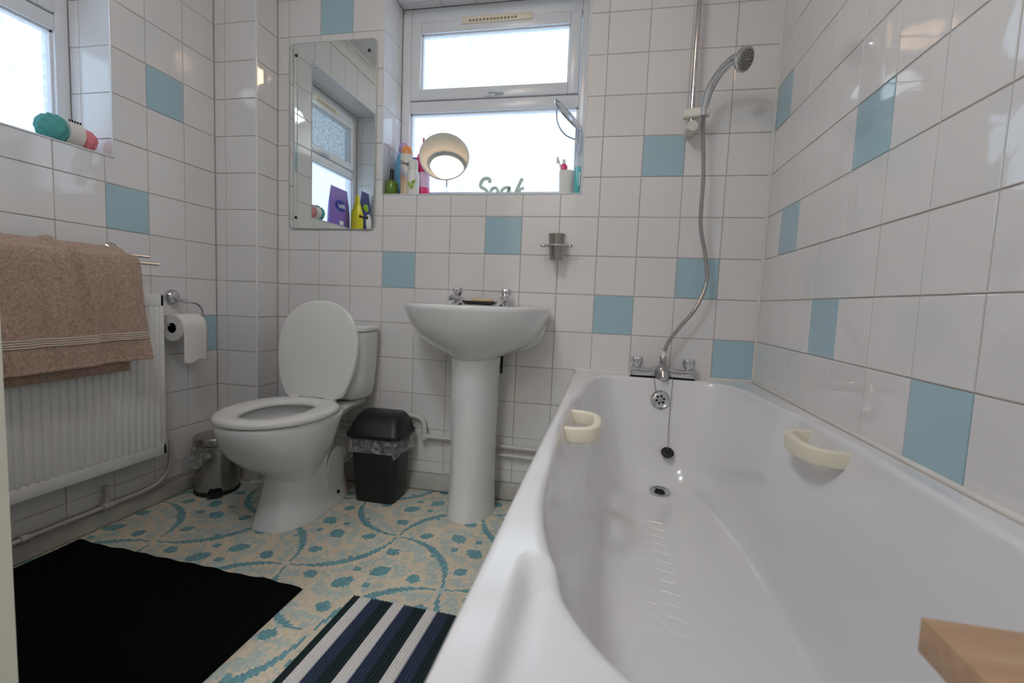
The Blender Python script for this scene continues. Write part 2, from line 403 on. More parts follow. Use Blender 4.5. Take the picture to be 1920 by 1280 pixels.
# ------------------------------------------------------------------ room shell
g = 0.0025          # how far the grout lies behind the tile faces
MB().box(XL - 0.36, XR + 0.36, YF - 1.4, 0.3, -0.1, 0.0).build('floor', 'floor', None, 0, kind='structure', loc=(0, 0, 0))
MB().box(XL - 0.36, XR + 0.36, YF - 1.4, 0.3, CEIL, CEIL + 0.1).build('ceiling', 'plaster', None, 0, kind='structure')
wb = MB(); TH = 0.26
wb.box(XL - 0.3, WX0 - g, g, TH, 0, CEIL).box(WX1 + g, XR + 0.3, g, TH, 0, CEIL)
wb.box(WX0 - g, WX1 + g, g, TH, 0, WZ0 - g).box(WX0 - g, WX1 + g, g, TH, WZ1 + g, CEIL)
wall_back = wb.build('wall_back', 'grout', None, 0, kind='structure', loc=(0, 0, 0), recalc=False)
wl = MB(); XO = XL - TH
wl.box(XO, XL - g, LY1 + g, g, 0, CEIL).box(XO, XL - g, YF, LY0 - g, 0, CEIL)
wl.box(XO, XL - g, LY0 - g, LY1 + g, 0, WZ0 - g).box(XO, XL - g, LY0 - g, LY1 + g, WZ1 + g, CEIL)
wall_left = wl.build('wall_left', 'grout', None, 0, kind='structure', loc=(0, 0, 0), recalc=False)
wall_right = MB().box(XR + g, XR + TH, YF, g, 0, CEIL).build('wall_right', 'grout', None, 0, kind='structure', loc=(0, 0, 0))
HX0, HX1, HZ = -1.005, -0.255, 2.0            # doorway to the landing behind the viewer
MB().box(XL - 0.26, HX0, YF - 0.1, YF, 0, CEIL).box(HX1, XR + 0.26, YF - 0.1, YF, 0, CEIL).box(HX0, HX1, YF - 0.1, YF, HZ, CEIL).build('wall_front', 'paint', None, 0, kind='structure', recalc=False)
LYE = YF - 1.3
MB().box(XL - 0.26, XR + 0.26, LYE - 0.1, LYE, 0, CEIL).box(XL - 0.36, XL - 0.26, LYE, YF - 0.1, 0, CEIL).box(XR + 0.26, XR + 0.36, LYE, YF - 0.1, 0, CEIL).build('wall_landing', 'paint', None, 0, kind='structure', recalc=False)
wall_box = MB().box(XL - g, XB - g, YB + g, g, 0, CEIL).build('wall_boxing', 'grout', None, 0, kind='structure', loc=(0, 0, 0))

# tiles ------------------------------------------------------------
_tc = {}
GAP = 0.0028
def tile_mesh(poly, blue):
    key = (blue, tuple((round(a, 4), round(b, 4)) for a, b in poly))
    if key in _tc: return _tc[key]
    n = len(poly)
    def inset(d):
        out = []
        for i in range(n):
            p0, p1, p2 = Vector(poly[i - 1]), Vector(poly[i]), Vector(poly[(i + 1) % n])
            a = (p1 - p0).normalized(); b = (p2 - p1).normalized()
            out.append(p1 + (Vector((-a.y, a.x)) + Vector((-b.y, b.x))) * d)
        return out
    o = inset(GAP / 2); i1 = inset(GAP / 2 + 0.0003); i2 = inset(GAP / 2 + 0.0014)
    vs = [(p.x, p.y, -0.006) for p in o] + [(p.x, p.y, -0.0014) for p in o] + [(p.x, p.y, -0.0005) for p in i1] + [(p.x, p.y, 0) for p in i2]
    fs = []
    for k in range(3):
        for j in range(n): fs.append((k * n + j, k * n + (j + 1) % n, (k + 1) * n + (j + 1) % n, (k + 1) * n + j))
    fs.append(tuple(3 * n + j for j in range(n)))
    me = bpy.data.meshes.new('tile'); me.from_pydata(vs, [], fs); me.update(); me.materials.append(M['tile_blue' if blue else 'tile'])
    _tc[key] = me; return me
def tiles(parent, O, U, V, ul, vl, blue=(), hole=None, skip=None):
    """cells of the grid ul x vl in the plane O + u U + v V; hole = (u0,u1,v0,v1)"""
    O = Vector(O); U = Vector(U); V = Vector(V); Nn = U.cross(V)
    for i in range(len(ul) - 1):
        for j in range(len(vl) - 1):
            u0, u1, v0, v1 = ul[i], ul[i + 1], vl[j], vl[j + 1]
            if skip and skip(u0, u1, v0, v1): continue
            polys = [[(u0, v0), (u1, v0), (u1, v1), (u0, v1)]]
            if hole:
                h0, h1, k0, k1 = hole
                a0, a1, b0, b1 = max(u0, h0), min(u1, h1), max(v0, k0), min(v1, k1)
                if a1 - a0 > 1e-4 and b1 - b0 > 1e-4:
                    fu = a0 <= u0 + 0.012 and a1 >= u1 - 0.012; fv = b0 <= v0 + 0.012 and b1 >= v1 - 0.012
                    R = lambda p, q, r, s: [(p, r), (q, r), (q, s), (p, s)]
                    if fu and fv: polys = []
                    elif fu: polys = ([R(u0, u1, v0, b0)] if b0 > v0 + 0.006 else []) + ([R(u0, u1, b1, v1)] if b1 < v1 - 0.006 else [])
                    elif fv: polys = ([R(u0, a0, v0, v1)] if a0 > u0 + 0.006 else []) + ([R(a1, u1, v0, v1)] if a1 < u1 - 0.006 else [])
                    else:
                        left = a0 <= u0 + 1e-6; bot = b0 <= v0 + 1e-6
                        if left and not bot: polys = [[(u0, v0), (u1, v0), (u1, v1), (a1, v1), (a1, b0), (u0, b0)]]
                        elif not left and not bot: polys = [[(u0, v0), (u1, v0), (u1, b0), (a0, b0), (a0, v1), (u0, v1)]]
                        elif left and bot: polys = [[(a1, v0), (u1, v0), (u1, v1), (u0, v1), (u0, b1), (a1, b1)]]
                        else: polys = [[(u0, v0), (a0, v0), (a0, b1), (u1, b1), (u1, v1), (u0, v1)]]
            for P in polys:
                w = max(p[0] for p in P) - min(p[0] for p in P); h = max(p[1] for p in P) - min(p[1] for p in P)
                if w < 0.008 or h < 0.008: continue
                cu = (max(p[0] for p in P) + min(p[0] for p in P)) / 2; cv = (max(p[1] for p in P) + min(p[1] for p in P)) / 2
                is_b = (i, j) in blue
                me = tile_mesh([(a - cu, b - cv) for a, b in P], is_b)
                o = bpy.data.objects.new('tile', me); COL.objects.link(o); o.parent = parent
                mt = Matrix((U, V, Nn)).transposed().to_4x4()
                mt = mt @ Matrix.Rotation(random.gauss(0, 0.0022), 4, 'X') @ Matrix.Rotation(random.gauss(0, 0.0022), 4, 'Y')
                mt.translation = O + U * cu + V * cv + Nn * random.uniform(-0.0004, 0.0004)
                o.matrix_local = mt; WL[o] = mt.translation.copy()
                if is_b: o['label'] = 'pale blue glazed tile'
SK = 0.077
rows_full = [SK, 0.128] + [row(k) for k in range(-5, 8)]; rows_full = [z for z in rows_full if z < CEIL - 0.06] + [CEIL - 0.055]
ridx = lambda k: rows_full.index(row(k))
# back wall: column lines
colsB = [XB + 0.0] + [c * T for c in range(-9, 4)] + [XR - 0.002]
ci = lambda c: c + 10
blueB = {(ci(-8), ridx(6)), (ci(-3), ridx(0)), (ci(-6), ridx(-1)), (ci(1), ridx(2)), (ci(2), ridx(-1)), (ci(0), ridx(-2)), (ci(3), ridx(-3))}
tiles(wall_back, (0, 0, 0), (1, 0, 0), (0, 0, 1), colsB, rows_full, blueB, (WX0, WX1, WZ0, WZ1), skip=lambda u0, u1, v0, v1: v1 < RIM + 0.01 and u0 > -0.02)
# right wall: u runs towards the viewer (+u = -y)
colsR = [0.0] + [(0.9402 + k) * T for k in range(0, 13)]
tiles(wall_right, (XR, 0, 0), (0, -1, 0), (0, 0, 1), [0.002] + colsR[1:], [row(k) for k in range(-3, 8)] + [CEIL - 0.055],
      {(0, 6), (4, 4), (1, 3), (3, 1), (6, 0)})
# left wall: +u = +y
colsL = [YB - (0.98 + k) * T for k in range(12, -1, -1)] + [YB - 0.001]
nL = len(colsL) - 1
tiles(wall_left, (XL, 0, 0), (0, 1, 0), (0, 0, 1), colsL, rows_full, {(nL - 2, ridx(3)), (nL - 3, ridx(0)), (nL - 1, ridx(-3))}, (LY0, LY1, WZ0, WZ1))
# boxing: front face and right face
xs = XL + 0.052
tiles(wall_box, (0, YB, 0), (1, 0, 0), (0, 0, 1), [XL + 0.001, xs, XB], rows_full)
tiles(wall_box, (XB, 0, 0), (0, 1, 0), (0, 0, 1), [YB, -0.001], rows_full)
# window reveals
RD = 0.17
zl = [WZ0] + [row(k) for k in range(2, 8) if row(k) < WZ1 - 0.02] + [WZ1]
tiles(wall_back, (WX0, 0, 0), (0, 1, 0), (0, 0, 1), [0.002, 0.124, RD], zl)
tiles(wall_back, (WX1, 0, 0), (0, -1, 0), (0, 0, 1), [-RD, -0.124, -0.002], zl)
tiles(wall_back, (0, 0, WZ1), (1, 0, 0), (0, -1, 0), [WX0] + [c * T + 0.03 for c in range(-5, 0)] + [WX1], [-RD, -0.124, -0.002])
tiles(wall_back, (0, 0, WZ0), (1, 0, 0), (0, 1, 0), [WX0] + [c * T for c in range(-5, 0)] + [WX1], [0.002, 0.124, RD])
tiles(wall_left, (0, LY1, 0), (1, 0, 0), (0, 0, 1), [XL - RD, XL - 0.128, XL - 0.002], zl)
tiles(wall_left, (0, LY0, 0), (-1, 0, 0), (0, 0, 1), [-XL + 0.002, -XL + 0.128, -XL + RD], zl)
lyl = [LY0] + [LY0 + 0.1 + k * T for k in range(0, 5)] + [LY1]
tiles(wall_left, (0, 0, WZ1), (0, 1, 0), (1, 0, 0), lyl, [XL - RD, XL - 0.128, XL - 0.002]) if False else tiles(wall_left, (0, 0, WZ1), (-1, 0, 0), (0, 1, 0), [-XL + 0.002, -XL + 0.128, -XL + RD], lyl)
tiles(wall_left, (0, 0, WZ0), (1, 0, 0), (0, 1, 0), [XL - RD, XL - 0.128, XL - 0.002], lyl)

# plastic edge trims round the window openings and the boxing corner
def trim(name, boxes, m='upvc'):
    b = MB()
    for q in boxes: b.box(*q, bev=0.0015, seg=1)
    return b.build(name, m, None, 0, kind='structure')
e = 0.004
trim('trim_1', [(WX0 - e, WX0 + 0.001, -0.0025, 0.004, WZ0 - e, WZ1 + e), (WX1 - 0.001, WX1 + e, -0.0025, 0.004, WZ0 - e, WZ1 + e),
                (WX0 - e, WX1 + e, -0.0025, 0.004, WZ1 - 0.001, WZ1 + e), (WX0 - e, WX1 + e, -0.0025, 0.004, WZ0 - e, WZ0 + 0.001)])
trim('trim_2', [(XL - 0.004, XL + 0.003, LY0 - e, LY0 + 0.001, WZ0 - e, WZ1 + e), (XL - 0.004, XL + 0.003, LY1 - 0.001, LY1 + e, WZ0 - e, WZ1 + e),
                (XL - 0.004, XL + 0.003, LY0 - e, LY1 + e, WZ1 - 0.001, WZ1 + e), (XL - 0.004, XL + 0.003, LY0 - e, LY1 + e, WZ0 - e, WZ0 + 0.001)])
trim('trim_3', [(XB - 0.006, XB + 0.0025, YB - 0.0025, YB + 0.006, SK, CEIL - 0.05)])
# coving
def coving(name, p0, p1, nrm):
    p0 = Vector(p0); p1 = Vector(p1); nrm = Vector(nrm); sec = [(0, 0), (0, -0.06), (0.008, -0.06)] + [(0.06 - 0.052 * math.cos(a), -0.06 + 0.052 * math.sin(a)) for a in [PI / 2 * i / 6 for i in range(7)]] + [(0.06, 0)]
    return MB().loft([[p + nrm * a + Vector((0, 0, CEIL + b)) for a, b in sec] for p in (p0, p1)]).build(name, 'plaster', None, 30, kind='structure')
coving('trim_4', (XL, YF, 0), (XL, YB, 0), (1, 0, 0)); coving('trim_5', (XB, -0.0005, 0), (XR, -0.0005, 0), (0, -1, 0)); coving('trim_6', (XR, YF, 0), (XR, 0, 0), (-1, 0, 0))
# skirtings
MB().box(XB, -0.055, -0.012, 0.004, 0.004, SK - 0.003, 0.003).build('baseboard_back', 'skirt', None, 30, kind='structure')
bl = MB().box(XL - 0.004, XL + 0.014, -1.9, YB, 0.002, 0.058, 0.004); bl.build('baseboard_left', 'skirt', None, 30, kind='structure')
# sealant beads: wall corner, bath edges
MB().tube([(XR - 0.003, -0.003, RIM - 0.005), (XR - 0.003, -0.003, CEIL - 0.05)], 0.006, 8).build('trim_7', 'silicone', None, 60, kind='structure')
MB().tube([(-0.062, -0.002, RIM + 0.001), (XR - 0.004, -0.002, RIM + 0.001), (XR - 0.003, -0.012, RIM + 0.001), (XR - 0.003, -1.7, RIM + 0.002)], 0.0065, 8).build('trim_8', 'silicone', None, 60, kind='structure')

# ------------------------------------------------------------------ windows
def window(name, f, L, top_glass):
    """f maps (a along the wall, d outwards, z) to world; L = opening length"""
    w = empty(name, f(L / 2, RD, WZ0), kind='structure')
    H = WZ1 - WZ0; fw = 0.042; tz0, tz1 = 1.672 - WZ0, 1.722 - WZ0
    def bar(mb, a0, a1, d0, d1, z0, z1, bev=0.004):
        t = MB().box(a0, a1, d0, d1, z0 + WZ0, z1 + WZ0, bev); mb.add([f(*v) for v in t.v], t.f)
    fr = MB()
    bar(fr, 0, fw, RD, RD + 0.06, 0, H); bar(fr, L - fw, L, RD, RD + 0.06, 0, H)
    bar(fr, fw, L - fw, RD + 0.0005, RD + 0.06, 0, fw); bar(fr, fw, L - fw, RD + 0.0005, RD + 0.06, H - 0.062, H); bar(fr, fw, L - fw, RD + 0.0005, RD + 0.06, tz0, tz1)
    fr.build('window_frame', 'upvc', w, 40)
    s = MB(); sw = 0.046; a0, a1, z0, z1 = fw + 0.003, L - fw - 0.003, tz1 + 0.003, H - 0.065
    bar(s, a0, a0 + sw, RD - 0.008, RD + 0.045, z0, z1); bar(s, a1 - sw, a1, RD - 0.008, RD + 0.045, z0, z1)
    bar(s, a0 + sw, a1 - sw, RD - 0.0075, RD + 0.045, z0, z0 + sw); bar(s, a0 + sw, a1 - sw, RD - 0.0075, RD + 0.045, z1 - sw, z1)
    sash = s.build('top_sash', 'upvc', w, 40)
    p = MB(); bar(p, a0 + sw - 0.006, a1 - sw + 0.006, RD + 0.022, RD + 0.028, z0 + sw - 0.006, z1 - sw + 0.006, 0); p.build('pane', top_glass, sash, 0)
    bd = MB(); e0, e1, y0, y1 = a0 + sw, a1 - sw, z0 + sw, z1 - sw
    for q in ((e0, e0 + 0.006, y0, y1), (e1 - 0.006, e1, y0, y1), (e0, e1, y0, y0 + 0.006), (e0, e1, y1 - 0.006, y1)): bar(bd, q[0], q[1], RD + 0.006, RD + 0.021, q[2], q[3], 0.001)
    bd.build('glazing_bead', 'upvc', sash, 0)
    p = MB(); bar(p, fw - 0.006, L - fw + 0.006, RD + 0.032, RD + 0.038, fw - 0.006, tz0 + 0.006, 0); p.build('pane', 'glass', w, 0)
    bd = MB()
    for q in ((fw, fw + 0.008, fw, tz0), (L - fw - 0.008, L - fw, fw, tz0), (fw, L - fw, fw, fw + 0.008), (fw, L - fw, tz0 - 0.008, tz0)): bar(bd, q[0], q[1], RD + 0.012, RD + 0.031, q[2], q[3], 0.001)
    bd.build('glazing_bead', 'upvc', w, 0)
    h = MB(); c = L / 2
    bar(h, c - 0.03, c + 0.02, RD - 0.020, RD - 0.007, tz1 + 0.006, tz1 + 0.030, 0.003); bar(h, c - 0.012, c + 0.055, RD - 0.034, RD - 0.020, tz1 + 0.014, tz1 + 0.027, 0.004)
    h.build('window_handle', 'upvc', sash, 40)
    v = MB(); bar(v, L * 0.33, L * 0.70, RD - 0.014, RD + 0.002, H - 0.085, H - 0.055, 0.004)
    vent = v.build('trickle_vent', 'cream', w, 40); sl = MB()
    for k in range(14): bar(sl, L * 0.37 + k * 0.0155, L * 0.37 + k * 0.0155 + 0.010, RD - 0.0146, RD - 0.013, H - 0.079, H - 0.070, 0)
    sl.build('vent_slots', mat('vent_slot_shadow_' + name, srgb(150, 135, 105), 0.7), vent, 0)
    ld = bpy.data.lights.new(name + '_portal', 'AREA'); ld.shape = 'RECTANGLE'; ld.size = L; ld.size_y = H
    ld.cycles.is_portal = True
    lo = bpy.data.objects.new('daylight_portal', ld); COL.objects.link(lo)
    A = f(L / 2, RD + 0.09, WZ0 + H / 2); B = f(L / 2, RD, WZ0 + H / 2)
    lo.location = A; lo.rotation_euler = (Vector(B) - Vector(A)).to_track_quat('-Z', 'Z').to_euler()
    return w
window('window_1', lambda a, d, z: (WX0 + a, d, z), WX1 - WX0, 'glass')
window('window_2', lambda a, d, z: (XL - d, LY0 + a, z), LY1 - LY0, 'glass_dim')

# ------------------------------------------------------------------ door (its edge shows at the far left)
dr = empty('door_1', (-0.995, YF, 0), kind='structure')
DP = Vector((-0.6800, -1.4470, 0)); DH = Vector((-0.995, YF + 0.004, 0))
du = (DH - DP).normalized(); dn = Vector((du.y, -du.x, 0))
if dn.x > 0: dn = -dn
DL = (DH - DP).length
MB().loft([[DP + du * a + dn * b + Vector((0, 0, z)) for a, b in ((0, 0), (0.0, 0.038), (DL, 0.038), (DL, 0))] for z in (0.008, 1.98)]).build('door_leaf', 'door', dr, 0)
hp = DP + du * 0.06
MB().tube([hp + Vector((0, 0, 1.0)), hp - dn * 0.045 + Vector((0, 0, 1.0)), hp - dn * 0.05 + du * 0.11 + Vector((0, 0, 1.0))], 0.009, 10).build('door_handle', 'chrome', dr)

# ------------------------------------------------------------------ ceiling lamp, plus added fill lamps
def ceiling_lamp(x, y, r, dep, glow, label):
    lp = empty('ceiling_lamp', (x, y, CEIL - dep - 0.02), label, 'lamp')
    MB().lathe([(0.0, 0), (r + 0.012, 0), (r + 0.017, -0.012), (r + 0.012, -0.02), (0.0, -0.02)][::-1], (x, y, CEIL), n=40).build('lamp_base', 'upvc', lp)
    MB().lathe([(r * math.sin(a), -0.022 - dep * math.cos(a)) for a in [PI / 2 * i / 5 for i in range(6)]], (x, y, CEIL), n=24).build('lamp_shade', glow, lp)
M['lampglow'] = mat('lamp_diffuser', (1, 0.9, 0.75, 1), 0.5, emit=(1.0, 0.64, 0.36, 1), es=20.0)
M['coolfill'] = mat('cool_fill_diffuser', (0.9, 0.95, 1, 1), 0.5, emit=(0.80, 0.91, 1.02, 1), es=37.0)
M['hallfill'] = mat('landing_fill_diffuser', (1, 0.9, 0.8, 1), 0.5, emit=(1.0, 0.98, 0.93, 1), es=53.0)
ceiling_lamp(-0.40, -1.08, 0.108, 0.060, 'lampglow', 'round ceiling lamp glowing warm over the bathroom, seen reflected in the vanity mirror')
ceiling_lamp(-0.55, -1.72, 0.170, 0.060, 'coolfill', 'added cool white fill lamp, unseen on the ceiling near the open door')  # unseen lamp, added to carry most of the neutral fill
ceiling_lamp(-0.55, -2.75, 0.150, 0.100, 'hallfill', 'added round fill lamp, unseen on the landing, brightening the room through the doorway')  # unseen lamp, added for soft fill from behind the viewer

# ------------------------------------------------------------------ bath
BX0, BX1, BY0, BY1 = -0.060, XR - 0.003, -1.70, -0.001
CX, CY = 0.2635, -1.15
def bath_ring(ds, df, dn, z, N=340, nf=7.0, nn=2.5):
    P = []
    for i in range(720):
        t = 2 * PI * i / 720; c, s = math.cos(t), math.sin(t)
        n, b = (nf, CY * -1 - 0.085 - df) if s >= 0 else (nn, 0.45 - dn)
        a = 0.286 - ds
        yy = b * math.copysign(abs(s) ** (2 / n), s)
        a -= 0.022 * max(yy, 0) / 1.06
        a += 0.016 * sstep(-0.985, -0.90, CY + yy) * (1 - sstep(-0.60, -0.50, CY + yy)) * sstep(0.42, 0.50, z)
        P.append((CX + a * math.copysign(abs(c) ** (2 / n), c), CY + yy, z))
    return resample(P, N)
def dish(v):
    k = sstep(-0.024, -0.002, v.x) * sstep(-1.424, -1.452, v.y) * (1 - sstep(0.16, 0.30, v.x))
    return Vector((v.x, v.y, v.z - 0.017 * k)) if v.z > 0.5 else v
bath = empty('bathtub', (CX, -0.85, 0), 'white acrylic bathtub with cream grips filling the right side of the room', 'bathtub')
r0 = bath_ring(-0.012, -0.012, -0.012, RIM)
outer = []
cc = Vector((CX, -0.85, 0))
for p in r0:
    d = Vector((p.x - cc.x, p.y - cc.y, 0)); t = 1e9
    for lim, comp in ((BX0, 0), (BX1, 0), (BY0, 1), (BY1, 1)):
        if abs(d[comp]) > 1e-9:
            q = (lim - cc[comp]) / d[comp]
            if q > 0: t = min(t, q)
    outer.append(Vector((cc.x + d.x * t, cc.y + d.y * t, RIM)))
for cx_, cy_ in ((BX0, BY0), (BX0, BY1), (BX1, BY0), (BX1, BY1)):
    k = min(range(len(outer)), key=lambda i: (outer[i].x - cx_) ** 2 + (outer[i].y - cy_) ** 2)
    outer[k] = Vector((cx_, cy_, RIM))
rings = []
def inward(P, d, z):
    out = []
    for p in P:
        out.append(Vector((min(max(p.x, BX0 + d), BX1 - d), min(max(p.y, BY0 + d), BY1 - d), z)))
    return out
rings += [inward(outer, 0.004, RIM - 0.045), inward(outer, 0.0, RIM - 0.04), inward(outer, 0.0, RIM - 0.010), inward(outer, 0.002, RIM - 0.004), inward(outer, 0.006, RIM - 0.0006), inward(outer, 0.011, RIM)]
o2 = inward(outer, 0.011, RIM)
for k in range(1, 29): rings.append([o2[i].lerp(r0[i], k / 28) for i in range(len(r0))])
for ds, df, dn, z, nf in ((-0.007, -0.007, -0.007, RIM - 0.0010, 7), (-0.003, -0.003, -0.003, RIM - 0.0035, 7), (0.0, 0.0, 0.001, RIM - 0.008, 7), (0.002, 0.002, 0.004, RIM - 0.018, 7), (0.006, 0.004, 0.012, RIM - 0.035, 6.5),
                      (0.017, 0.011, 0.045, 0.50, 6), (0.029, 0.022, 0.085, 0.44, 5.5), (0.040, 0.034, 0.13, 0.38, 5), (0.050, 0.046, 0.175, 0.32, 5), (0.060, 0.060, 0.22, 0.27, 4.5),
                      (0.072, 0.078, 0.27, 0.23, 4.2), (0.086, 0.100, 0.30, 0.207, 4), (0.104, 0.125, 0.33, 0.196, 4), (0.128, 0.155, 0.35, 0.191, 3.6), (0.17, 0.22, 0.37, 0.1895, 3.2), (0.225, 0.40, 0.39, 0.189, 3), (0.27, 0.7, 0.42, 0.189, 2.4)):
    rings.append(bath_ring(ds, df, dn, z, nf=nf, nn=2.5))
rings = [[dish(v) for v in r] for r in rings]
MB().loft(rings, True, False, True).build('bath_shell', 'acrylic', bath, 60)
MB().box(BX0 + 0.012, BX0 + 0.018, BY0 + 0.02, -0.015, 0.004, RIM - 0.042).build('side_panel', 'acrylic', bath, 0)
# anti-slip ridges moulded in the floor
rg = MB()
for k in range(12):
    y = -0.46 - k * 0.045
    for sx in (-1, 1):
        for q in range(2):
            x0 = CX + sx * (0.012 + q * 0.055); rg.tube([(x0, y, 0.1879), (x0 + sx * 0.04, y + 0.014, 0.1879)], 0.0020, 6)
tag(rg.build('anti_slip_ridges', 'acrylic', bath, 60), kind='stuff')
# grips
def grip(xw, sx):
    yc, h = -0.735, 0.090; Z = 0.538
    pts = [(xw - sx * 0.03, yc + h, Z), (xw + sx * 0.006, yc + h * 0.99, Z), (xw + sx * 0.034, yc + h * 0.88, Z), (xw + sx * 0.051, yc + h * 0.55, Z), (xw + sx * 0.055, yc, Z),
           (xw + sx * 0.051, yc - h * 0.55, Z), (xw + sx * 0.034, yc - h * 0.88, Z), (xw + sx * 0.006, yc - h * 0.99, Z), (xw - sx * 0.03, yc - h, Z)]
    sec = rrect(0.020, 0.037, 0.005, 3)
    MB().sweep(spline(pts, 6), sec).build('grip', 'cream', bath, 50, label='cream plastic bath grip')
grip(-0.010, 1); grip(0.545, -1)
# overflow and drain
ov = Vector((0.2645, -0.1005, 0.500)); oa = Vector((0, -1, 0.16)).normalized()
of = MB().lathe([(0.034, -0.002), (0.034, 0.004), (0.030, 0.0075), (0.026, 0.006), (0.022, 0.0075), (0.0, 0.008)], ov, oa, 36).build('overflow', 'chrome', bath, 40)
ou = oa.orthogonal().normalized(); ow = oa.cross(ou)
for k in range(6):
    a = PI / 6 + k * PI / 3; c = ov + (ou * math.cos(a) + ow * math.sin(a)) * 0.0135
    MB().lathe([(0.0045, 0.0072), (0.0045, 0.0088), (0, 0.0089)], c, oa, 12).build('overflow_hole', 'hole', of)
dr_ = MB().lathe([(0.036, -0.004), (0.036, 0.0025), (0.031, 0.004), (0.024, 0.002), (0.020, -0.001), (0.0, -0.0012)], (0.270, -0.222, 0.1975), (0, -0.14, 1), 36).build('drain', 'chrome', bath, 40)
MB().lathe([(0.017, 0.0), (0.017, 0.001), (0, 0.0012)], (0.270, -0.222, 0.1968), (0, -0.14, 1), 24).build('drain_hole', 'hole', dr_)
# plug on its chain
pk = empty('bath_plug', (0.296, -0.145, 0.305), 'black rubber bath plug hanging on a bead chain below the overflow', 'plug')
MB().lathe([(0.0, -0.006), (0.019, -0.005), (0.0215, 0.001), (0.023, 0.004), (0.021, 0.007), (0.006, 0.009), (0.004, 0.016), (0, 0.017)], (0.296, -0.152, 0.316), (0, -0.62, 0.78), 28).build('plug_disc', 'rubber', pk, 40)
MB().tube(spline([(0.302, -0.092, 0.583), (0.304, -0.100, 0.560), (0.300, -0.116, 0.480), (0.297, -0.135, 0.385), (0.296, -0.160, 0.332)], 6), 0.0011, 6).build('chain', 'chain', pk)
MB().tube(spline([(0.238, -0.092, 0.583), (0.241, -0.099, 0.560), (0.246, -0.106, 0.535), (0.251, -0.112, 0.515)], 5), 0.0011, 6).build('chain', 'chain', pk)

# wooden board over the near right corner of the bath
bd_ = empty('wooden_board', (0.45, -1.6, RIM), 'light brown wooden board lying across the near corner of the bath', 'board')
MB().box(0.306, XR - 0.006, -1.695, -1.4795, RIM + 0.0005, RIM + 0.029, 0.0015).build('plank', 'wood', bd_, 30)
MB().box(0.50, 0.53, -1.68, -1.50, RIM + 0.029, RIM + 0.034, 0.001).build('batten', 'wood', bd_, 30)

# ------------------------------------------------------------------ bath mixer tap
mx = empty('bath_mixer_tap', (0.270, -0.055, RIM), 'chrome two-handled bath mixer tap with shower outlet on the bath rim', 'tap')
c_ = Vector((0.270, -0.056, RIM))
bb = MB()
for s in (-1, 1):
    secs = []
    for t, w, h in ((0.020, 0.030, 0.042), (0.045, 0.032, 0.034), (0.075, 0.036, 0.034), (0.100, 0.038, 0.038), (0.113, 0.036, 0.038), (0.116, 0.030, 0.034)):
        secs.append([(c_.x + s * t, c_.y + a, RIM + 0.002 + max(0.0, b + h / 2)) for a, b in rrect(w, h, 0.010, 4)])
    bb.loft(secs)
bb.build('tap_body', 'chrome', mx, 40)
MB().box(c_.x - 0.117, c_.x + 0.117, c_.y - 0.019, c_.y + 0.019, RIM - 0.0005, RIM + 0.0022, 0.0008).build('base_gasket', 'rubber', mx)
MB().lathe([(0.0, 0.001), (0.030, 0.001), (0.031, 0.020), (0.027, 0.036), (0.018, 0.046), (0.011, 0.052), (0.0105, 0.060), (0.013, 0.062), (0.013, 0.082), (0.0115, 0.084), (0, 0.084)], (c_.x, c_.y - 0.004, RIM), n=32).build('diverter', 'dullchrome', mx, 40)
MB().tube([(c_.x, c_.y - 0.02, RIM + 0.024), (c_.x, c_.y - 0.045, RIM + 0.020), (c_.x, c_.y - 0.055, RIM + 0.006)], [0.016, 0.015, 0.013], 16).build('spout', 'chrome', mx)
def knob(parent, x, y, z, r=0.020, h=0.032):
    rings = []
    for rr, zz in ((0.6, 0.0), (0.62, 0.1), (0.95, 0.32), (1.0, 0.6), (0.96, 0.85), (0.86, 0.97), (0.5, 1.0)):
        rings.append([(x + r * rr * (1 + 0.07 * math.cos(6 * a)) * math.cos(a), y + r * rr * (1 + 0.07 * math.cos(6 * a)) * math.sin(a), z + h * zz) for a in [2 * PI * j / 48 for j in range(48)]])
    return MB().loft(rings).build('tap_handle', 'chrome', parent, 50)
for s in (-1, 1): knob(mx, c_.x + s * 0.094, c_.y, RIM + 0.037, 0.0215, 0.040)

# ------------------------------------------------------------------ shower rail, handset, hose
sr = empty('shower_rail', (0.312, -0.055, 1.46), 'chrome vertical shower rail on the back wall with ivory slider bracket', 'shower rail')
MB().tube([(0.3105, -0.058, 1.50), (0.3105, -0.058, 2.20)], 0.0093, 16).build('rail', 'chrome', sr)
MB().lathe([(0.0, 0), (0.018, 0), (0.018, 0.012), (0.012, 0.016), (0.011, 0.055), (0, 0.055)], (0.3105, -0.001, 2.18), (0, -1, 0), 20).build('rail_mount', 'chrome', sr)
MB().sweep([(0.283, -0.058, 1.536), (0.30, -0.060, 1.536), (0.345, -0.074, 1.536), (0.367, -0.080, 1.536)], rrect(0.030, 0.034, 0.008, 3)).build('slider_bracket', 'ivory', sr, 40)
MB().lathe([(0, -0.012), (0.018, -0.012), (0.020, -0.004), (0.020, 0.024), (0.017, 0.028), (0, 0.029)], (0.312, -0.060, 1.487), (0.10, -1, -0.05), 24).build('slider_knob', 'ivory', sr, 40)
MB().box(0.300, 0.326, -0.050, -0.002, 1.470, 1.520, 0.006).build('wall_bracket', 'ivory', sr, 40)
sh = empty('shower_handset', (0.348, -0.085, 1.52), 'chrome hand shower with grey spray face tilted in the bracket', 'shower head')
hp_ = spline([(0.347, -0.085, 1.520), (0.349, -0.090, 1.555), (0.358, -0.102, 1.600), (0.380, -0.125, 1.640), (0.405, -0.150, 1.664), (0.425, -0.166, 1.672)], 6)
nR = len(hp_); MB().tube(hp_, [0.0105 + 0.004 * min(i / (nR * 0.3), 1) for i in range(nR)], 18).build('handle', 'chrome', sh)
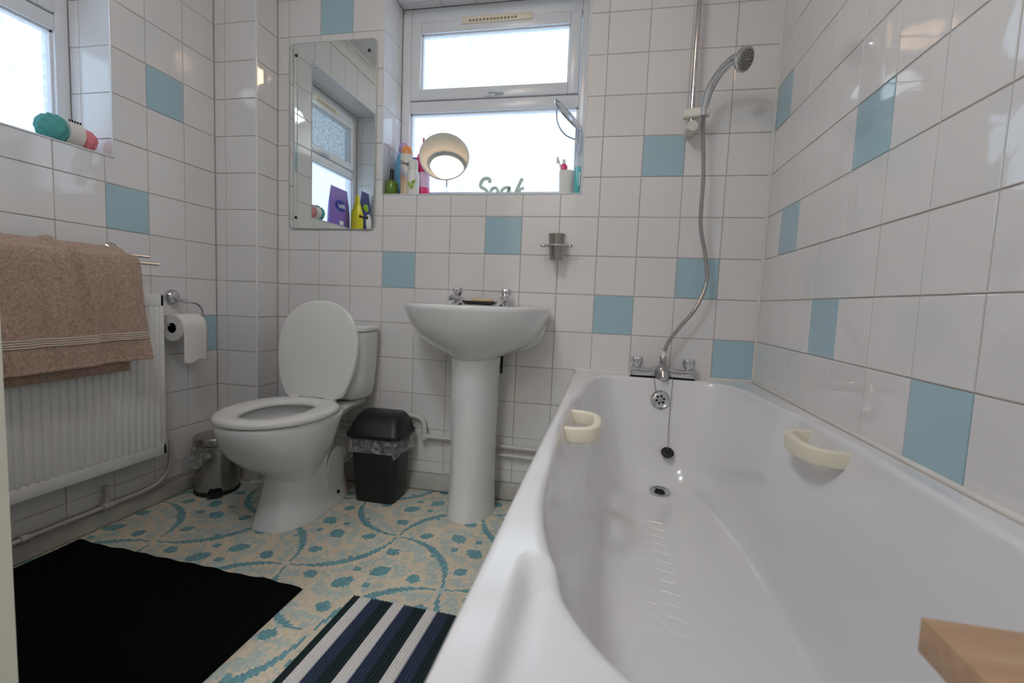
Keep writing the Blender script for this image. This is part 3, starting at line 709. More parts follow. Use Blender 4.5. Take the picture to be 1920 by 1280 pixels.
hc = Vector((0.440, -0.183, 1.657)); hn = Vector((0.62, -0.62, -0.40)).normalized()
MB().lathe([(0.0, -0.024), (0.014, -0.023), (0.030, -0.012), (0.039, 0.0), (0.040, 0.008), (0.037, 0.012), (0, 0.012)], hc, hn, 36).build('head', 'chrome', sh, 40)
M['spray'] = mat('grey_spray_plate', srgb(150, 148, 142), 0.4)
fp = MB().lathe([(0.034, 0.011), (0.034, 0.014), (0.030, 0.0155), (0, 0.0155)], hc, hn, 36).build('spray_face', 'spray', sh, 40)
hu = hn.orthogonal().normalized(); hv = hn.cross(hu)
M['nozzle'] = mat('dark_nozzle', srgb(70, 68, 64), 0.6)
for rr, nn_ in ((0.010, 6), (0.0185, 11), (0.0265, 16)):
    nz = MB()
    for k in range(nn_):
        a = 2 * PI * k / nn_; nz.lathe([(0.0019, 0.015), (0.0019, 0.0172), (0, 0.0174)], hc + (hu * math.cos(a) + hv * math.sin(a)) * rr, hn, 8)
    nz.build('nozzle_ring', 'nozzle', fp)
ho = empty('shower_hose', (0.348, -0.085, 0.66), 'grey ribbed metal shower hose hanging from the handset to the mixer', 'hose')
hpts = spline([(0.347, -0.086, 1.520), (0.349, -0.088, 1.455), (0.361, -0.088, 1.310), (0.364, -0.084, 1.145), (0.389, -0.076, 1.035), (0.402, -0.068, 0.940), (0.372, -0.064, 0.843), (0.318, -0.061, 0.765), (0.286, -0.060, 0.713), (0.272, -0.060, 0.672)], 40)
hd = [Vector(p) for p in hpts]
MB().tube(hd, [0.0074 if i % 2 else 0.0066 for i in range(len(hd))], 12).build('hose_tube', 'hose', ho, 20)
MB().lathe([(0, 0), (0.0088, 0), (0.0088, 0.020), (0.0078, 0.022), (0, 0.022)], (0.271, -0.060, RIM + 0.082), n=16).build('hose_nut', 'ivory', ho)

# ------------------------------------------------------------------ toilet
TX = -1.078
toi = empty('toilet', (TX, -0.3, 0), 'white close-coupled toilet with its lid raised against the cistern', 'toilet')
def egg(a, yf, yb, z, N=64, n=2.15, nb=2.6):
    cy = yf + (yb - yf) * 0.56; out = []
    for i in range(N):
        t = 2 * PI * i / N; c, s = math.cos(t), math.sin(t)
        nn_ = nb if s > 0 else n
        out.append(Vector((TX + a * math.copysign(abs(c) ** (2 / nn_), c), cy + (yb - cy if s > 0 else cy - yf) * math.copysign(abs(s) ** (2 / nn_), s), z)))
    return out
foot = [egg(0.112, -0.515, -0.100, 0.0005, n=2.8, nb=4), egg(0.111, -0.512, -0.100, 0.012, n=2.8, nb=4), egg(0.103, -0.496, -0.108, 0.06, n=2.6, nb=4), egg(0.097, -0.478, -0.122, 0.12, n=2.5, nb=4), egg(0.094, -0.468, -0.138, 0.17, n=2.4, nb=3.5),
        egg(0.090, -0.464, -0.155, 0.21, n=2.4, nb=3.2), egg(0.086, -0.460, -0.175, 0.25, n=2.4, nb=3), egg(0.082, -0.455, -0.192, 0.30, n=2.4, nb=3), egg(0.080, -0.45, -0.20, 0.37, n=2.4, nb=3)]
pan = [egg(0.088, -0.462, -0.30, 0.160), egg(0.099, -0.476, -0.295, 0.184), egg(0.118, -0.518, -0.285, 0.212), egg(0.141, -0.572, -0.268, 0.247), egg(0.160, -0.615, -0.252, 0.288), egg(0.172, -0.640, -0.236, 0.33), egg(0.178, -0.652, -0.220, 0.365),
       egg(0.181, -0.656, -0.200, 0.388), egg(0.179, -0.654, -0.197, 0.398), egg(0.172, -0.648, -0.20, 0.402), egg(0.125, -0.60, -0.26, 0.402), egg(0.116, -0.59, -0.27, 0.395), egg(0.110, -0.58, -0.28, 0.36), egg(0.095, -0.54, -0.30, 0.29), egg(0.065, -0.47, -0.32, 0.22), egg(0.03, -0.42, -0.36, 0.20)]
pn = MB().loft(pan, True, True, True); pn.loft(foot)
# rear shelf that carries the cistern
sec = []
for y, w, z0 in ((-0.262, 0.150, 0.35), (-0.20, 0.136, 0.335), (-0.14, 0.124, 0.345), (-0.06, 0.112, 0.36), (-0.012, 0.108, 0.368)):
    sec.append([(TX - w, y, 0.392), (TX - w + 0.008, y, 0.400), (TX + w - 0.008, y, 0.400), (TX + w, y, 0.392), (TX + w * 0.97, y, 0.372), (TX + w * 0.55, y, z0), (TX - w * 0.55, y, z0), (TX - w * 0.97, y, 0.372)])
pn.loft(sec)
pn.build('pan', 'ceramic', toi, 55)
# trap bulge on the visible side
MB().loft([[(TX + 0.0955 + dx * (1 - (2 * i / 12 - 1) ** 2) ** 0.5 if True else 0, y0 + 0.062 * math.cos(2 * PI * i / 12), z0 + 0.095 * math.sin(2 * PI * i / 12)) for i in range(12)] for dx, y0, z0 in ((0.0, -0.23, 0.14), (0.010, -0.23, 0.14))]).build('trap_panel', 'ceramic', toi, 60)
MB().lathe([(0.008, 0), (0.008, 0.004), (0.004, 0.010), (0, 0.010)], (TX + 0.104, -0.225, 0.045), (1, -0.2, 0.1), 10).build('fixing_bolt', 'rubber', toi)
# seat ring
def ering(ao, yfo, ybo, f, z):
    o = egg(ao, yfo, ybo, z, n=2.1, nb=2.5); i = egg(0.100, -0.585, -0.305, z, n=2.1, nb=2.3)
    return [o[k].lerp(i[k], f) for k in range(len(o))]
MB().loft([ering(0.186, -0.660, -0.235, f, z) for f, z in ((0.12, 0.404), (0.02, 0.406), (0.0, 0.412), (0.02, 0.420), (0.12, 0.426), (0.3, 0.4285), (0.7, 0.4265), (0.92, 0.422), (1.0, 0.415), (0.98, 0.407), (0.9, 0.404), (0.12, 0.404))], True, False, False).build('seat', 'seat', toi, 60)
# raised lid
LH = 0.392; ly0, lz0 = -0.238, 0.424; tilt = math.radians(8)
def lid_ring(sc_, d):
    out = []
    for i in range(64):
        t = 2 * PI * i / 64; c, s = math.cos(t), math.sin(t)
        w = 0.176 * sc_ * math.copysign(abs(c) ** (2 / (2.15 if s >= 0 else 2.1)), c)
        h = 0.215 + (LH - 0.215) * sc_ * math.copysign(abs(s) ** (2 / 2.1), s) if s >= 0 else max(0.215 - 0.285 * sc_ * abs(s) ** (2 / 2.1), 0.003 + 0.003 * (1 - sc_))
        out.append(Vector((TX + w, ly0 + h * math.sin(tilt) - d * math.cos(tilt), lz0 + h * math.cos(tilt) + d * math.sin(tilt) - 0.0)))
    return out
MB().loft([lid_ring(0.97, -0.009), lid_ring(1.0, -0.006), lid_ring(1.0, 0.004), lid_ring(0.985, 0.008), lid_ring(0.95, 0.0092), lid_ring(0.5, 0.0095)], True, True, True).build('lid', 'seat', toi, 50)
for s in (-1, 1):
    MB().tube([(TX + s * 0.078 - 0.022, -0.241, 0.424), (TX + s * 0.078 + 0.022, -0.241, 0.424)], 0.0095, 14).build('hinge', 'seat', toi)
# cistern
cs = []
for z, w, y1 in ((0.402, 0.135, -0.140), (0.406, 0.146, -0.155), (0.42, 0.156, -0.166), (0.47, 0.165, -0.176), (0.56, 0.174, -0.182), (0.64, 0.177, -0.184), (0.690, 0.177, -0.184)):
    y0 = -0.010
    cs.append([(TX + a, (y0 + y1) / 2 + b, z) for a, b in rrect(2 * w, y0 - y1, 0.05, 6)])
MB().loft(cs).build('cistern', 'ceramic', toi, 50)
cl = []
for z, k in ((0.6925, 0.0), (0.694, 0.002), (0.705, 0.003), (0.713, 0.000), (0.716, -0.008)):
    cl.append([(TX + a, -0.1 + b, z) for a, b in rrect(0.354 + 2 * k, 0.178 + 2 * k, 0.05, 6)])
cl_ = MB().loft(cl).build('cistern_lid', 'ceramic', toi, 50)
MB().tube([(TX + 0.045, -0.160, 0.185), (TX + 0.045, -0.06, 0.185), (TX + 0.045, -0.004, 0.185)], 0.054, 24).build('pan_connector', 'seat', toi)
MB().tube([(TX + 0.045, -0.105, 0.185), (TX + 0.045, -0.080, 0.185)], 0.062, 24).build('connector_collar', 'seat', toi)

# ------------------------------------------------------------------ washbasin
SXc = -0.440
bas = empty('washbasin', (SXc, -0.15, 0), 'white ceramic pedestal washbasin with two chrome taps below the window', 'washbasin')
def bring(sx, yf, yb, z, N=72, nb=5.0, cx=SXc, sb=None):
    cy = yb - 0.10 * (yb - yf) / 0.42; out = []
    for i in range(N):
        t = 2 * PI * i / N; c, s = math.cos(t), math.sin(t); n = nb if s > 0 else 2.15
        w_ = sx if sb is None or s < 0 else sx + (sb - sx) * sstep(0, 0.6, s)
        out.append(Vector((cx + w_ * math.copysign(abs(c) ** (2 / n), c), cy + (yb - cy if s > 0 else cy - yf) * math.copysign(abs(s) ** (2 / n), s), z)))
    return out
br = [bring(0.085, -0.255, -0.075, 0.615), bring(0.105, -0.268, -0.050, 0.628), bring(0.150, -0.300, -0.020, 0.648, sb=0.205), bring(0.195, -0.335, -0.012, 0.674, sb=0.252), bring(0.230, -0.366, -0.009, 0.706, sb=0.268), bring(0.254, -0.392, -0.007, 0.742, sb=0.272), bring(0.268, -0.409, -0.006, 0.775),
      bring(0.276, -0.419, -0.005, 0.800), bring(0.278, -0.422, -0.005, 0.811), bring(0.276, -0.420, -0.005, 0.817), bring(0.268, -0.412, -0.007, 0.820), bring(0.250, -0.396, -0.02, 0.818)]
inn = [bring(0.232, -0.378, -0.115, 0.814, nb=3), bring(0.220, -0.368, -0.125, 0.795, nb=3), bring(0.18, -0.33, -0.14, 0.73, nb=2.6), bring(0.10, -0.27, -0.17, 0.69, nb=2.2)]
MB().loft(br + inn).build('basin', 'ceramic', bas, 50)
MB().lathe([(0.0, 0), (0.020, 0), (0.020, 0.004), (0, 0.004)], (SXc, -0.22, 0.6905), n=20).build('waste', 'chrome', bas)
pr_ = []
for z, w, yf, yb in ((0.0005, 0.092, -0.262, -0.075), (0.02, 0.090, -0.258, -0.075), (0.12, 0.086, -0.250, -0.078), (0.35, 0.086, -0.248, -0.08), (0.56, 0.090, -0.252, -0.08), (0.632, 0.093, -0.256, -0.08)):
    pr_.append([(v.x, v.y, z) for v in bring(w, yf, yb, z, nb=6)])
MB().loft(pr_).build('pedestal', 'ceramic', bas, 50)
for i, x in enumerate((-0.548, -0.345)):
    tp = MB().lathe([(0.0, 0), (0.024, 0.0), (0.023, 0.006), (0.017, 0.012), (0.015, 0.034), (0.0, 0.036)], (x, -0.062, 0.819), n=24)
    tp.loft([[(x + dx + a, y, z + b) for a, b in rrect(w, h, 0.005, 3)] for dx, y, z, w, h in ((0, -0.055, 0.842, 0.024, 0.020), (0, -0.085, 0.848, 0.022, 0.020), (0, -0.115, 0.850, 0.020, 0.018), (0, -0.135, 0.846, 0.018, 0.018), (0, -0.142, 0.840, 0.014, 0.014))])
    tp = tp.build('tap', 'chrome', bas, 40)
    knob(tp, x, -0.058, 0.853, 0.019, 0.034)
MB().tube(spline([(-0.366, -0.11, 0.846), (-0.372, -0.125, 0.828), (-0.385, -0.16, 0.812), (-0.40, -0.20, 0.75)], 6), 0.0012, 6).build('waste_chain', 'dullchrome', bas)
MB().lathe([(0.006, 0), (0.006, 0.09), (0, 0.09)], (-0.352, -0.06, 0.55), n=8).build('tap_tail', 'rubber', bas)
# soap dish and soap
sd = empty('soap_dish', (-0.447, -0.075, 0.82), 'black soap dish between the basin taps', 'soap dish')
rg_ = []
for w, d, z in ((0.105, 0.06, 0.8205), (0.118, 0.068, 0.824), (0.134, 0.078, 0.836), (0.130, 0.074, 0.836), (0.112, 0.062, 0.827)): rg_.append([(-0.447 + a, -0.078 + b, z) for a, b in rrect(w, d, 0.012, 4)])
MB().loft(rg_).build('dish', 'black', sd, 50)
so = []
for k, z in ((0.86, 0.8275), (1.0, 0.832), (1.0, 0.842), (0.88, 0.847)): so.append([(-0.438 + a * k, -0.078 + b * k, z) for a, b in rrect(0.092, 0.052, 0.018, 5)])
tag(MB().loft(so).build('soap_bar', 'soap', None, 50), 'tan bar of soap lying in the black soap dish', 'soap')

# ------------------------------------------------------------------ black swing bin
def ringxy(cx, cy, w, d, r, z, n=4): return [(cx + a, cy + b, z) for a, b in rrect(w, d, r, n)]
kx, ky = -0.836, -0.124
kb = empty('swing_bin', (kx, ky, 0), 'black plastic swing-top bin between the toilet and the basin pedestal', 'bin')
MB().loft([ringxy(kx, ky, 0.170, 0.130, 0.022, 0.001), ringxy(kx, ky, 0.175, 0.135, 0.024, 0.02), ringxy(kx, ky, 0.206, 0.165, 0.026, 0.282), ringxy(kx, ky, 0.198, 0.157, 0.024, 0.284)]).build('bin_body', 'black', kb, 40)
ld_ = MB().loft([ringxy(kx, ky, 0.214, 0.172, 0.028, 0.268), ringxy(kx, ky, 0.232, 0.190, 0.030, 0.272), ringxy(kx, ky, 0.234, 0.192, 0.030, 0.286), ringxy(kx, ky, 0.222, 0.180, 0.030, 0.294), ringxy(kx, ky + 0.006, 0.208, 0.152, 0.030, 0.325), ringxy(kx, ky + 0.012, 0.182, 0.112, 0.028, 0.352), ringxy(kx, ky + 0.016, 0.160, 0.086, 0.024, 0.362)]).build('bin_lid', 'black', kb, 40)
def skirt(mb, rings_fn, n, jag):
    return None
fl = MB(); NN = 72
base = rrect(0.214, 0.173, 0.028, 17)
def liner(k, lvl):
    out = []
    for i, (a, b) in enumerate(base[:NN]):
        t = i / NN * 2 * PI; drop = 0.045 + 0.025 * math.sin(t * 1 + 2.6) + 0.008 * math.sin(5 * t) + 0.004 * math.sin(11 * t + 1)
        o = 1.012 + 0.02 * lvl + (0.012 * math.sin(7 * t) + 0.010 * math.sin(13 * t + 0.5)) * lvl + (0.10 * lvl * max(0, math.cos(t - 0.1)) ** 4)
        out.append((kx + a * o, ky + b * o, 0.274 - drop * lvl))
    return out
fl.loft([liner(0, l / 5) for l in range(6)], True, False, False).build('bin_liner', 'film', kb, 60)

# ------------------------------------------------------------------ steel pedal bin
px_, py_ = -1.512, -0.258
pb = empty('pedal_bin', (px_, py_, 0), 'small stainless steel pedal bin in the corner beside the toilet', 'bin')
MB().lathe([(0.0, 0.002), (0.082, 0.002), (0.084, 0.006), (0.084, 0.016), (0.080, 0.018)], (px_, py_, 0), n=40).build('bin_base', 'rubber', pb)
MB().lathe([(0.080, 0.015), (0.080, 0.205), (0.077, 0.205), (0.077, 0.02)], (px_, py_, 0), n=40).build('bin_body', 'steel', pb)
MB().lathe([(0.082, 0.207), (0.084, 0.209), (0.084, 0.232), (0.080, 0.238), (0.05, 0.244), (0.0, 0.246)], (px_, py_, 0), n=40).build('bin_lid', 'steel', pb, 40)
pdv = Vector((0.62, -0.78, 0)).normalized(); pds = Vector((-pdv.y, pdv.x, 0)); pc = Vector((px_, py_, 0)) + pdv * 0.074
MB().loft([[pc + pdv * d + pds * a + Vector((0, 0, z)) for a, z in ((-0.026, 0.010), (0.026, 0.010), (0.026, 0.016), (-0.026, 0.016))] for d in (0.0, 0.034)]).build('pedal', 'rubber', pb, 0)
MB().loft([[pc + pdv * d + pds * a + Vector((0, 0, z)) for a, z in ((-0.028, 0.018), (0.028, 0.018), (0.020, 0.034), (-0.020, 0.034))] for d in (-0.002, 0.0075)]).build('pedal_slot', 'hole', pb, 0)
lf = MB(); 
def liner2(l):
    out = []
    for i in range(64):
        t = 2 * PI * i / 64; fr_ = max(0, math.cos(t - math.radians(222))) ** 2
        d = 0.035 + 0.012 * math.sin(3 * t) + 0.085 * fr_
        o = 0.0825 + l * (0.006 * math.sin(9 * t) + 0.004 * math.sin(14 * t) + 0.050 * fr_ * math.sin(l * PI * 0.8)) + 0.004 * l
        out.append((max(px_ + o * math.cos(t), XL + 0.019), py_ + o * math.sin(t), 0.206 - d * l))
    return out
lf.loft([liner2(k / 6) for k in range(7)], True, False, False).build('bin_liner', 'film', pb, 60)

# ------------------------------------------------------------------ pipes
def pipe(label, pts, r, extra=(), m='pipe'):
    t = empty('water_pipe', pts[0], label, 'pipe', 'white painted pipes along the walls')
    MB().tube(spline(pts, 6) if len(pts) > 2 else pts, r, 12).build('pipe_run', m, t)
    for p0, p1, rr in extra: MB().tube([p0, p1], rr, 14).build('joint', m, t)
    return t
pipe('white plastic pipe bending down beside the black bin to the pedestal', [(-1.0, -0.026, 0.331), (-0.78, -0.026, 0.331), (-0.735, -0.026, 0.331), (-0.705, -0.026, 0.322), (-0.690, -0.026, 0.300), (-0.688, -0.026, 0.275), (-0.688, -0.026, 0.250)], 0.0105, [((-0.688, -0.026, 0.234), (-0.688, -0.026, 0.268), 0.0145)])
pipe('white pipe running level behind the pedestal from the black bin', [(-0.676, -0.026, 0.247), (-0.40, -0.026, 0.243)], 0.009, [((-0.684, -0.026, 0.247), (-0.668, -0.026, 0.247), 0.0135)])
pipe('upper of two white pipes between pedestal and bath', [(-0.398, -0.024, 0.237), (-0.07, -0.024, 0.233)], 0.0085)
pipe('lower of two white pipes between pedestal and bath', [(-0.50, -0.024, 0.201), (-0.07, -0.024, 0.197)], 0.0075)
pipe('thin upright white pipe behind the right side of the pedestal', [(-0.383, -0.024, 0.62), (-0.383, -0.024, 0.245)], 0.0075)
pipe('white pipe on the back wall behind the toilet pan', [(-1.41, -0.022, 0.262), (-0.985, -0.022, 0.262)], 0.008)
pipe('white radiator pipe clipped along the left wall skirting', [(XL + 0.026, -1.30, 0.078), (XL + 0.026, -0.60, 0.078), (XL + 0.026, -0.50, 0.079), (XL + 0.026, -0.44, 0.090), (XL + 0.030, -0.405, 0.125), (XL + 0.034, -0.395, 0.18), (XL + 0.034, -0.395, 0.245)], 0.0068,
     [((XL + 0.026, -0.645, 0.078), (XL + 0.026, -0.615, 0.078), 0.013), ((XL + 0.026, -0.63, 0.078), (XL + 0.026, -0.63, 0.150), 0.0085), ((XL + 0.026, -0.875, 0.078), (XL + 0.026, -0.855, 0.078), 0.0115)], 'skirt')

# ------------------------------------------------------------------ radiator
ry1, ry0, rz0, rz1 = -0.448, -1.25, 0.212, 0.812; rxf = XL + 0.078
rad = empty('radiator', (XL + 0.05, -0.85, rz0), 'white ribbed panel radiator on the left wall under the towel', 'radiator')
MB().box(rxf - 0.012, rxf - 0.004, ry0, ry1, rz0, rz1, 0.003).build('panel', 'radiator', rad, 40)
MB().box(rxf - 0.010, rxf, ry0, ry1, rz1 - 0.045, rz1, 0.004).build('top_edge', 'radiator', rad, 40)
MB().box(rxf - 0.010, rxf, ry0, ry1, rz0, rz0 + 0.042, 0.004).build('bottom_edge', 'radiator', rad, 40)
MB().box(rxf - 0.010, rxf, ry1 - 0.016, ry1, rz0, rz1, 0.004).build('side_edge', 'radiator', rad, 40)
me0 = None
sec_ = [(-0.0098, -0.006), (-0.0075, -0.001), (-0.005, 0.0016), (0, 0.0022), (0.005, 0.0016), (0.0075, -0.001), (0.0098, -0.006)]
for k in range(34):
    y = ry1 - 0.028 - k * 0.0238
    if y < ry0 + 0.02: break
    if me0 is None:
        o = MB().loft([[(rxf + b * f - 0.006 * (1 - f), y + a * f, z) for a, b in sec_] for z, f in ((rz0 + 0.034, 0.4), (rz0 + 0.042, 0.9), (rz0 + 0.05, 1.0), (rz1 - 0.054, 1.0), (rz1 - 0.046, 0.9), (rz1 - 0.038, 0.4))], False).build('rib', 'radiator', rad, 60)
        me0 = o.data; l0 = WL[o]; y00 = y
    else: link('rib', me0, (l0.x, l0.y + (y - y00), l0.z), rad)
MB().box(XL + 0.012, rxf - 0.003, ry1 - 0.004, ry1 - 0.0005, rz0 + 0.005, rz1 - 0.005).build('side_grille', 'radiator', rad, 0)
MB().box(XL + 0.012, rxf - 0.012, ry0, ry1, rz1 - 0.006, rz1 - 0.002).build('top_grille', 'radiator', rad, 0)
for yy in (-0.56, -1.1): MB().box(XL - 0.002, XL + 0.02, yy - 0.015, yy + 0.015, rz0 + 0.05, rz1 - 0.08).build('bracket', 'radiator', rad, 0)
MB().box(XL + 0.03, XL + 0.05, ry1, ry1 + 0.018, 0.232, 0.268, 0.003).build('valve', 'rubber', rad)

# ------------------------------------------------------------------ towel rail and towel
trl = empty('towel_rail', (XL, -0.57, 0.96), 'chrome double towel rail above the radiator holding the towel', 'towel rail')
MB().tube([(XL + 0.062, -0.490, 0.944), (XL + 0.062, -1.16, 0.944)], 0.0055, 14).build('bar', 'chrome', trl)
MB().tube([(XL + 0.122, -0.507, 0.917), (XL + 0.122, -1.16, 0.917)], 0.0055, 14).build('bar', 'chrome', trl)
for yy in (-0.575, -1.13):
    MB().lathe([(0, 0), (0.024, 0), (0.024, 0.006), (0.016, 0.012), (0, 0.012)], (XL + 0.001, yy, 0.960), (1, 0, 0), 24).build('rosette', 'chrome', trl)
    MB().tube(spline([(XL + 0.010, yy, 0.960), (XL + 0.062, yy, 0.944), (XL + 0.122, yy, 0.917)], 5), 0.006, 12).build('arm', 'chrome', trl)
tw = empty('bath_towel', (XL + 0.1, -0.85, 0.56), 'beige-brown terry towel draped over the chrome rail', 'towel')
Y0t, Y1t = -1.12, -0.586
def tprof(s_, back):
    """x,z along the cloth; s_ 0..1 from hem up and over"""
    return None
front = [(XL + 0.154, 0.588), (XL + 0.153, 0.68), (XL + 0.150, 0.78), (XL + 0.146, 0.86), (XL + 0.143, 0.905), (XL + 0.135, 0.932), (XL + 0.112, 0.938), (XL + 0.088, 0.948), (XL + 0.066, 0.962), (XL + 0.050, 0.962), (XL + 0.040, 0.95)]
backp = [(XL + 0.118, 0.553), (XL + 0.114, 0.65), (XL + 0.106, 0.78), (XL + 0.094, 0.87), (XL + 0.084, 0.925)]
def cloth(P, nu, nv, amp, th, y0, y1, skew):
    pp = spline([(a, 0, b) for a, b in P], 10); L = [0]
    for i in range(len(pp) - 1): L.append(L[-1] + (pp[i + 1] - pp[i]).length)
    def at(s):
        d = s * L[-1]
        for i in range(len(pp) - 1):
            if L[i + 1] >= d: return pp[i].lerp(pp[i + 1], (d - L[i]) / max(L[i + 1] - L[i], 1e-9))
        return pp[-1]
    def fn(u, v, off=0.0):
        q = at(u); hang = 1 - u
        yb = y0 + (y1 - y0) * v
        y = yb + (0.016 * hang - 0.016 * u ** 3) * (v ** 3) + 0.0
        w = amp * (0.25 + 0.75 * hang) * (0.5 * math.sin(v * 21 + u * 3.0 + 0.6) + 0.35 * math.sin(v * 37 - u * 5 + 1.7) + 0.55 * math.sin(v * 11 - u * 2.4 + 2.2) * hang + 0.34 * math.sin(v * 66 + u * 4 + 1.2 * math.sin(v * 9)) * (0.35 + 0.65 * hang * (1 - hang) * 4))
        fold = 0.016 * math.exp(-((v - 0.66 - 0.16 * (hang - 0.5)) / 0.022) ** 2) * sstep(0.05, 0.5, u)
        return Vector((q.x + w + off + fold, y, q.z + fold * 0.6 + skew * (v - 0.5) * hang))
    return fn
def towel_sheet(name, fn, u0, u1, nu, nv, m, par, th=0.006, out=0.0):
    mb = MB(); mb.grid(lambda a, b: fn(u0 + (u1 - u0) * a, b, out), nu, nv)
    o = mb.build(name, m, par, 80); md = o.modifiers.new('thickness', 'SOLIDIFY'); md.thickness = th; md.offset = 0
    return o
ff = cloth(front, 0, 0, 0.013, 0, Y0t, Y1t, 0.012)
fp_ = towel_sheet('front_fold', ff, 0, 1, 60, 110, 'towel', tw)
for k in range(4): towel_sheet('woven_band', ff, 0.155 + k * 0.014, 0.166 + k * 0.014, 2, 90, 'towel_band', fp_, 0.0025, 0.0042)
towel_sheet('hem', ff, 0.0, 0.022, 3, 90, 'towel', fp_, 0.0045, 0.0035)
fb = cloth(backp, 0, 0, 0.003, 0, Y0t, Y1t - 0.045, 0.004)
towel_sheet('back_fold', fb, 0, 1, 30, 80, 'towel', tw)

# ------------------------------------------------------------------ toilet roll
th_ = empty('toilet_roll_holder', (XL, -0.345, 0.80), 'chrome toilet roll holder with round rosette beside the radiator', 'holder')
MB().lathe([(0, 0), (0.030, 0), (0.030, 0.006), (0.026, 0.016), (0.016, 0.024), (0, 0.026)], (XL + 0.001, -0.350, 0.802), (1, 0, 0), 32).build('rosette', 'chrome', th_, 40)
MB().tube(spline([(XL + 0.020, -0.350, 0.797), (XL + 0.046, -0.345, 0.788), (XL + 0.058, -0.325, 0.784), (XL + 0.060, -0.295, 0.780), (XL + 0.060, -0.270, 0.762), (XL + 0.060, -0.262, 0.735), (XL + 0.060, -0.266, 0.708), (XL + 0.060, -0.290, 0.695), (XL + 0.060, -0.42, 0.695)], 6), 0.0042, 12).build('arm', 'chrome', th_)
MB().tube([(XL + 0.046, -0.347, 0.790), (XL + 0.058, -0.327, 0.785)], 0.0085, 14).build('collar', 'chrome', th_)
tr_ = empty('toilet_roll', (XL + 0.06, -0.345, 0.686), 'white toilet roll hanging on the chrome holder with a loose sheet', 'toilet roll')
rc = (XL + 0.060, -0.402, 0.686)
MB().lathe([(0.019, 0.0), (0.050, 0.0), (0.0515, 0.003), (0.0515, 0.107), (0.050, 0.110), (0.019, 0.110), (0.019, 0.0)], rc, (0, 1, 0), 48).build('roll', 'paper', tr_, 40)
MB().lathe([(0.0192, -0.001), (0.0192, 0.111), (0.0178, 0.111), (0.0178, -0.001), (0.0192, -0.001)], rc, (0, 1, 0), 32).build('cardboard_core', 'card', tr_, 40)
o = MB().grid(lambda a, b: (XL + 0.060 + (0.0525 * math.sin(min(a / 0.3, 1) * PI / 2) + max(a - 0.3, 0) * 0.006 * math.sin(b * 5)), -0.400 + 0.106 * b, 0.686 + (0.0525 * math.cos(min(a / 0.3, 1) * PI / 2) if a < 0.3 else -(a - 0.3) / 0.7 * (0.132 + 0.006 * math.sin(b * 7)))), 30, 10).build('loose_sheet', 'paper', tr_, 80)
md = o.modifiers.new('thickness', 'SOLIDIFY'); md.thickness = 0.0006

# ------------------------------------------------------------------ wall mirror
mr_ = empty('wall_mirror', (-1.155, -0.003, 1.121), 'frameless rectangular wall mirror with screw fixings beside the window', 'mirror')
mw, mh = 0.412, 0.788; mcx, mcz = -1.1545, 1.517
pts_ = rrect(mw, mh, 0.022, 5)
MB().loft([[(mcx + a * k, y, mcz + b * k2) for a, b in pts_] for k, k2, y in ((1, 1, -0.0030), (1, 1, -0.0070), (0.985, 0.992, -0.0085))], True, True, False).build('bevel_edge', 'mirror_edge', mr_, 30)
MB().loft([[(mcx + a * k, y, mcz + b * k2) for a, b in pts_] for k, k2, y in ((0.984, 0.9915, -0.0080), (0.984, 0.9915, -0.00855))], True, True, True).build('glass', 'mirror', mr_, 0)
for sx in (-1, 1):
    for sz in (-1, 1): MB().lathe([(0, 0), (0.0065, 0), (0.0065, 0.002), (0.004, 0.0045), (0, 0.005)], (mcx + sx * (mw / 2 - 0.034), -0.0085, mcz + sz * (mh / 2 - 0.050)), (0, -1, 0), 14).build('screw_cap', 'rubber', mr_)

# ------------------------------------------------------------------ tumbler holder
tb = empty('tumbler_holder', (-0.153, -0.05, 1.0), 'chrome wall ring holding a steel tumbler above the basin', 'holder')
MB().tube([(-0.153 + 0.038 * math.cos(a), -0.056 + 0.038 * math.sin(a), 1.062) for a in [2 * PI * i / 36 for i in range(37)]], 0.0048, 10).build('ring', 'chrome', tb)
MB().loft([[(-0.153 + a, -0.012 + y, 1.062 + b) for a, b in rrect(w, h, h * 0.4, 3)] for y, w, h in ((0.0115, 0.060, 0.030), (0.004, 0.056, 0.026), (-0.006, 0.030, 0.010))]).build('wall_plate', 'chrome', tb)
for s in (-1, 1): MB().sphere((-0.153 + s * 0.052, -0.054, 1.0615), 0.012, 0.008, 0.007).build('ring_lug', 'chrome', tb)
cu_ = empty('steel_tumbler', (-0.153, -0.056, 1.005), 'small brushed steel tumbler sitting in the chrome wall ring', 'tumbler')
MB().lathe([(0, 0.0), (0.024, 0.0), (0.0255, 0.003), (0.0335, 0.098), (0.0325, 0.0985), (0.024, 0.006), (0, 0.005)], (-0.153, -0.056, 1.008), n=40).build('cup', 'steel', cu_, 40)

# ------------------------------------------------------------------ mats
mx0, mx1, my1, my0 = -1.600, -0.748, -0.722, -1.27
def bm_fn(u, v):
    x = mx0 + (mx1 - mx0) * u; y = my0 + (my1 - my0) * v
    ev = sstep(0.9, 1.0, v); y += ev * (0.0016 * math.sin(u * 61) + 0.002 * math.sin(u * 23 + 1)) - 0.045 * ev * 0
    edge = min(sstep(0, 0.012, u), sstep(0, 0.012, 1 - u), sstep(0, 0.012, v), sstep(0, 0.012, 1 - v))
    y += -0.035 * u * ev
    return (x, y, 0.001 + edge * (0.0075 + 0.0018 * math.sin(u * 520) * math.sin(v * 260)) + ev * 0.002 * max(0, math.sin(u * 30 + 1)) * edge)
tag(MB().grid(bm_fn, 240, 110).build('bath_mat', 'blackmat', None, 80), 'plain black cotton bath mat on the floor by the radiator', 'mat')
sm = empty('striped_mat', (-0.36, -1.05, 0), 'navy, white and dark teal striped chenille mat beside the bath', 'mat')
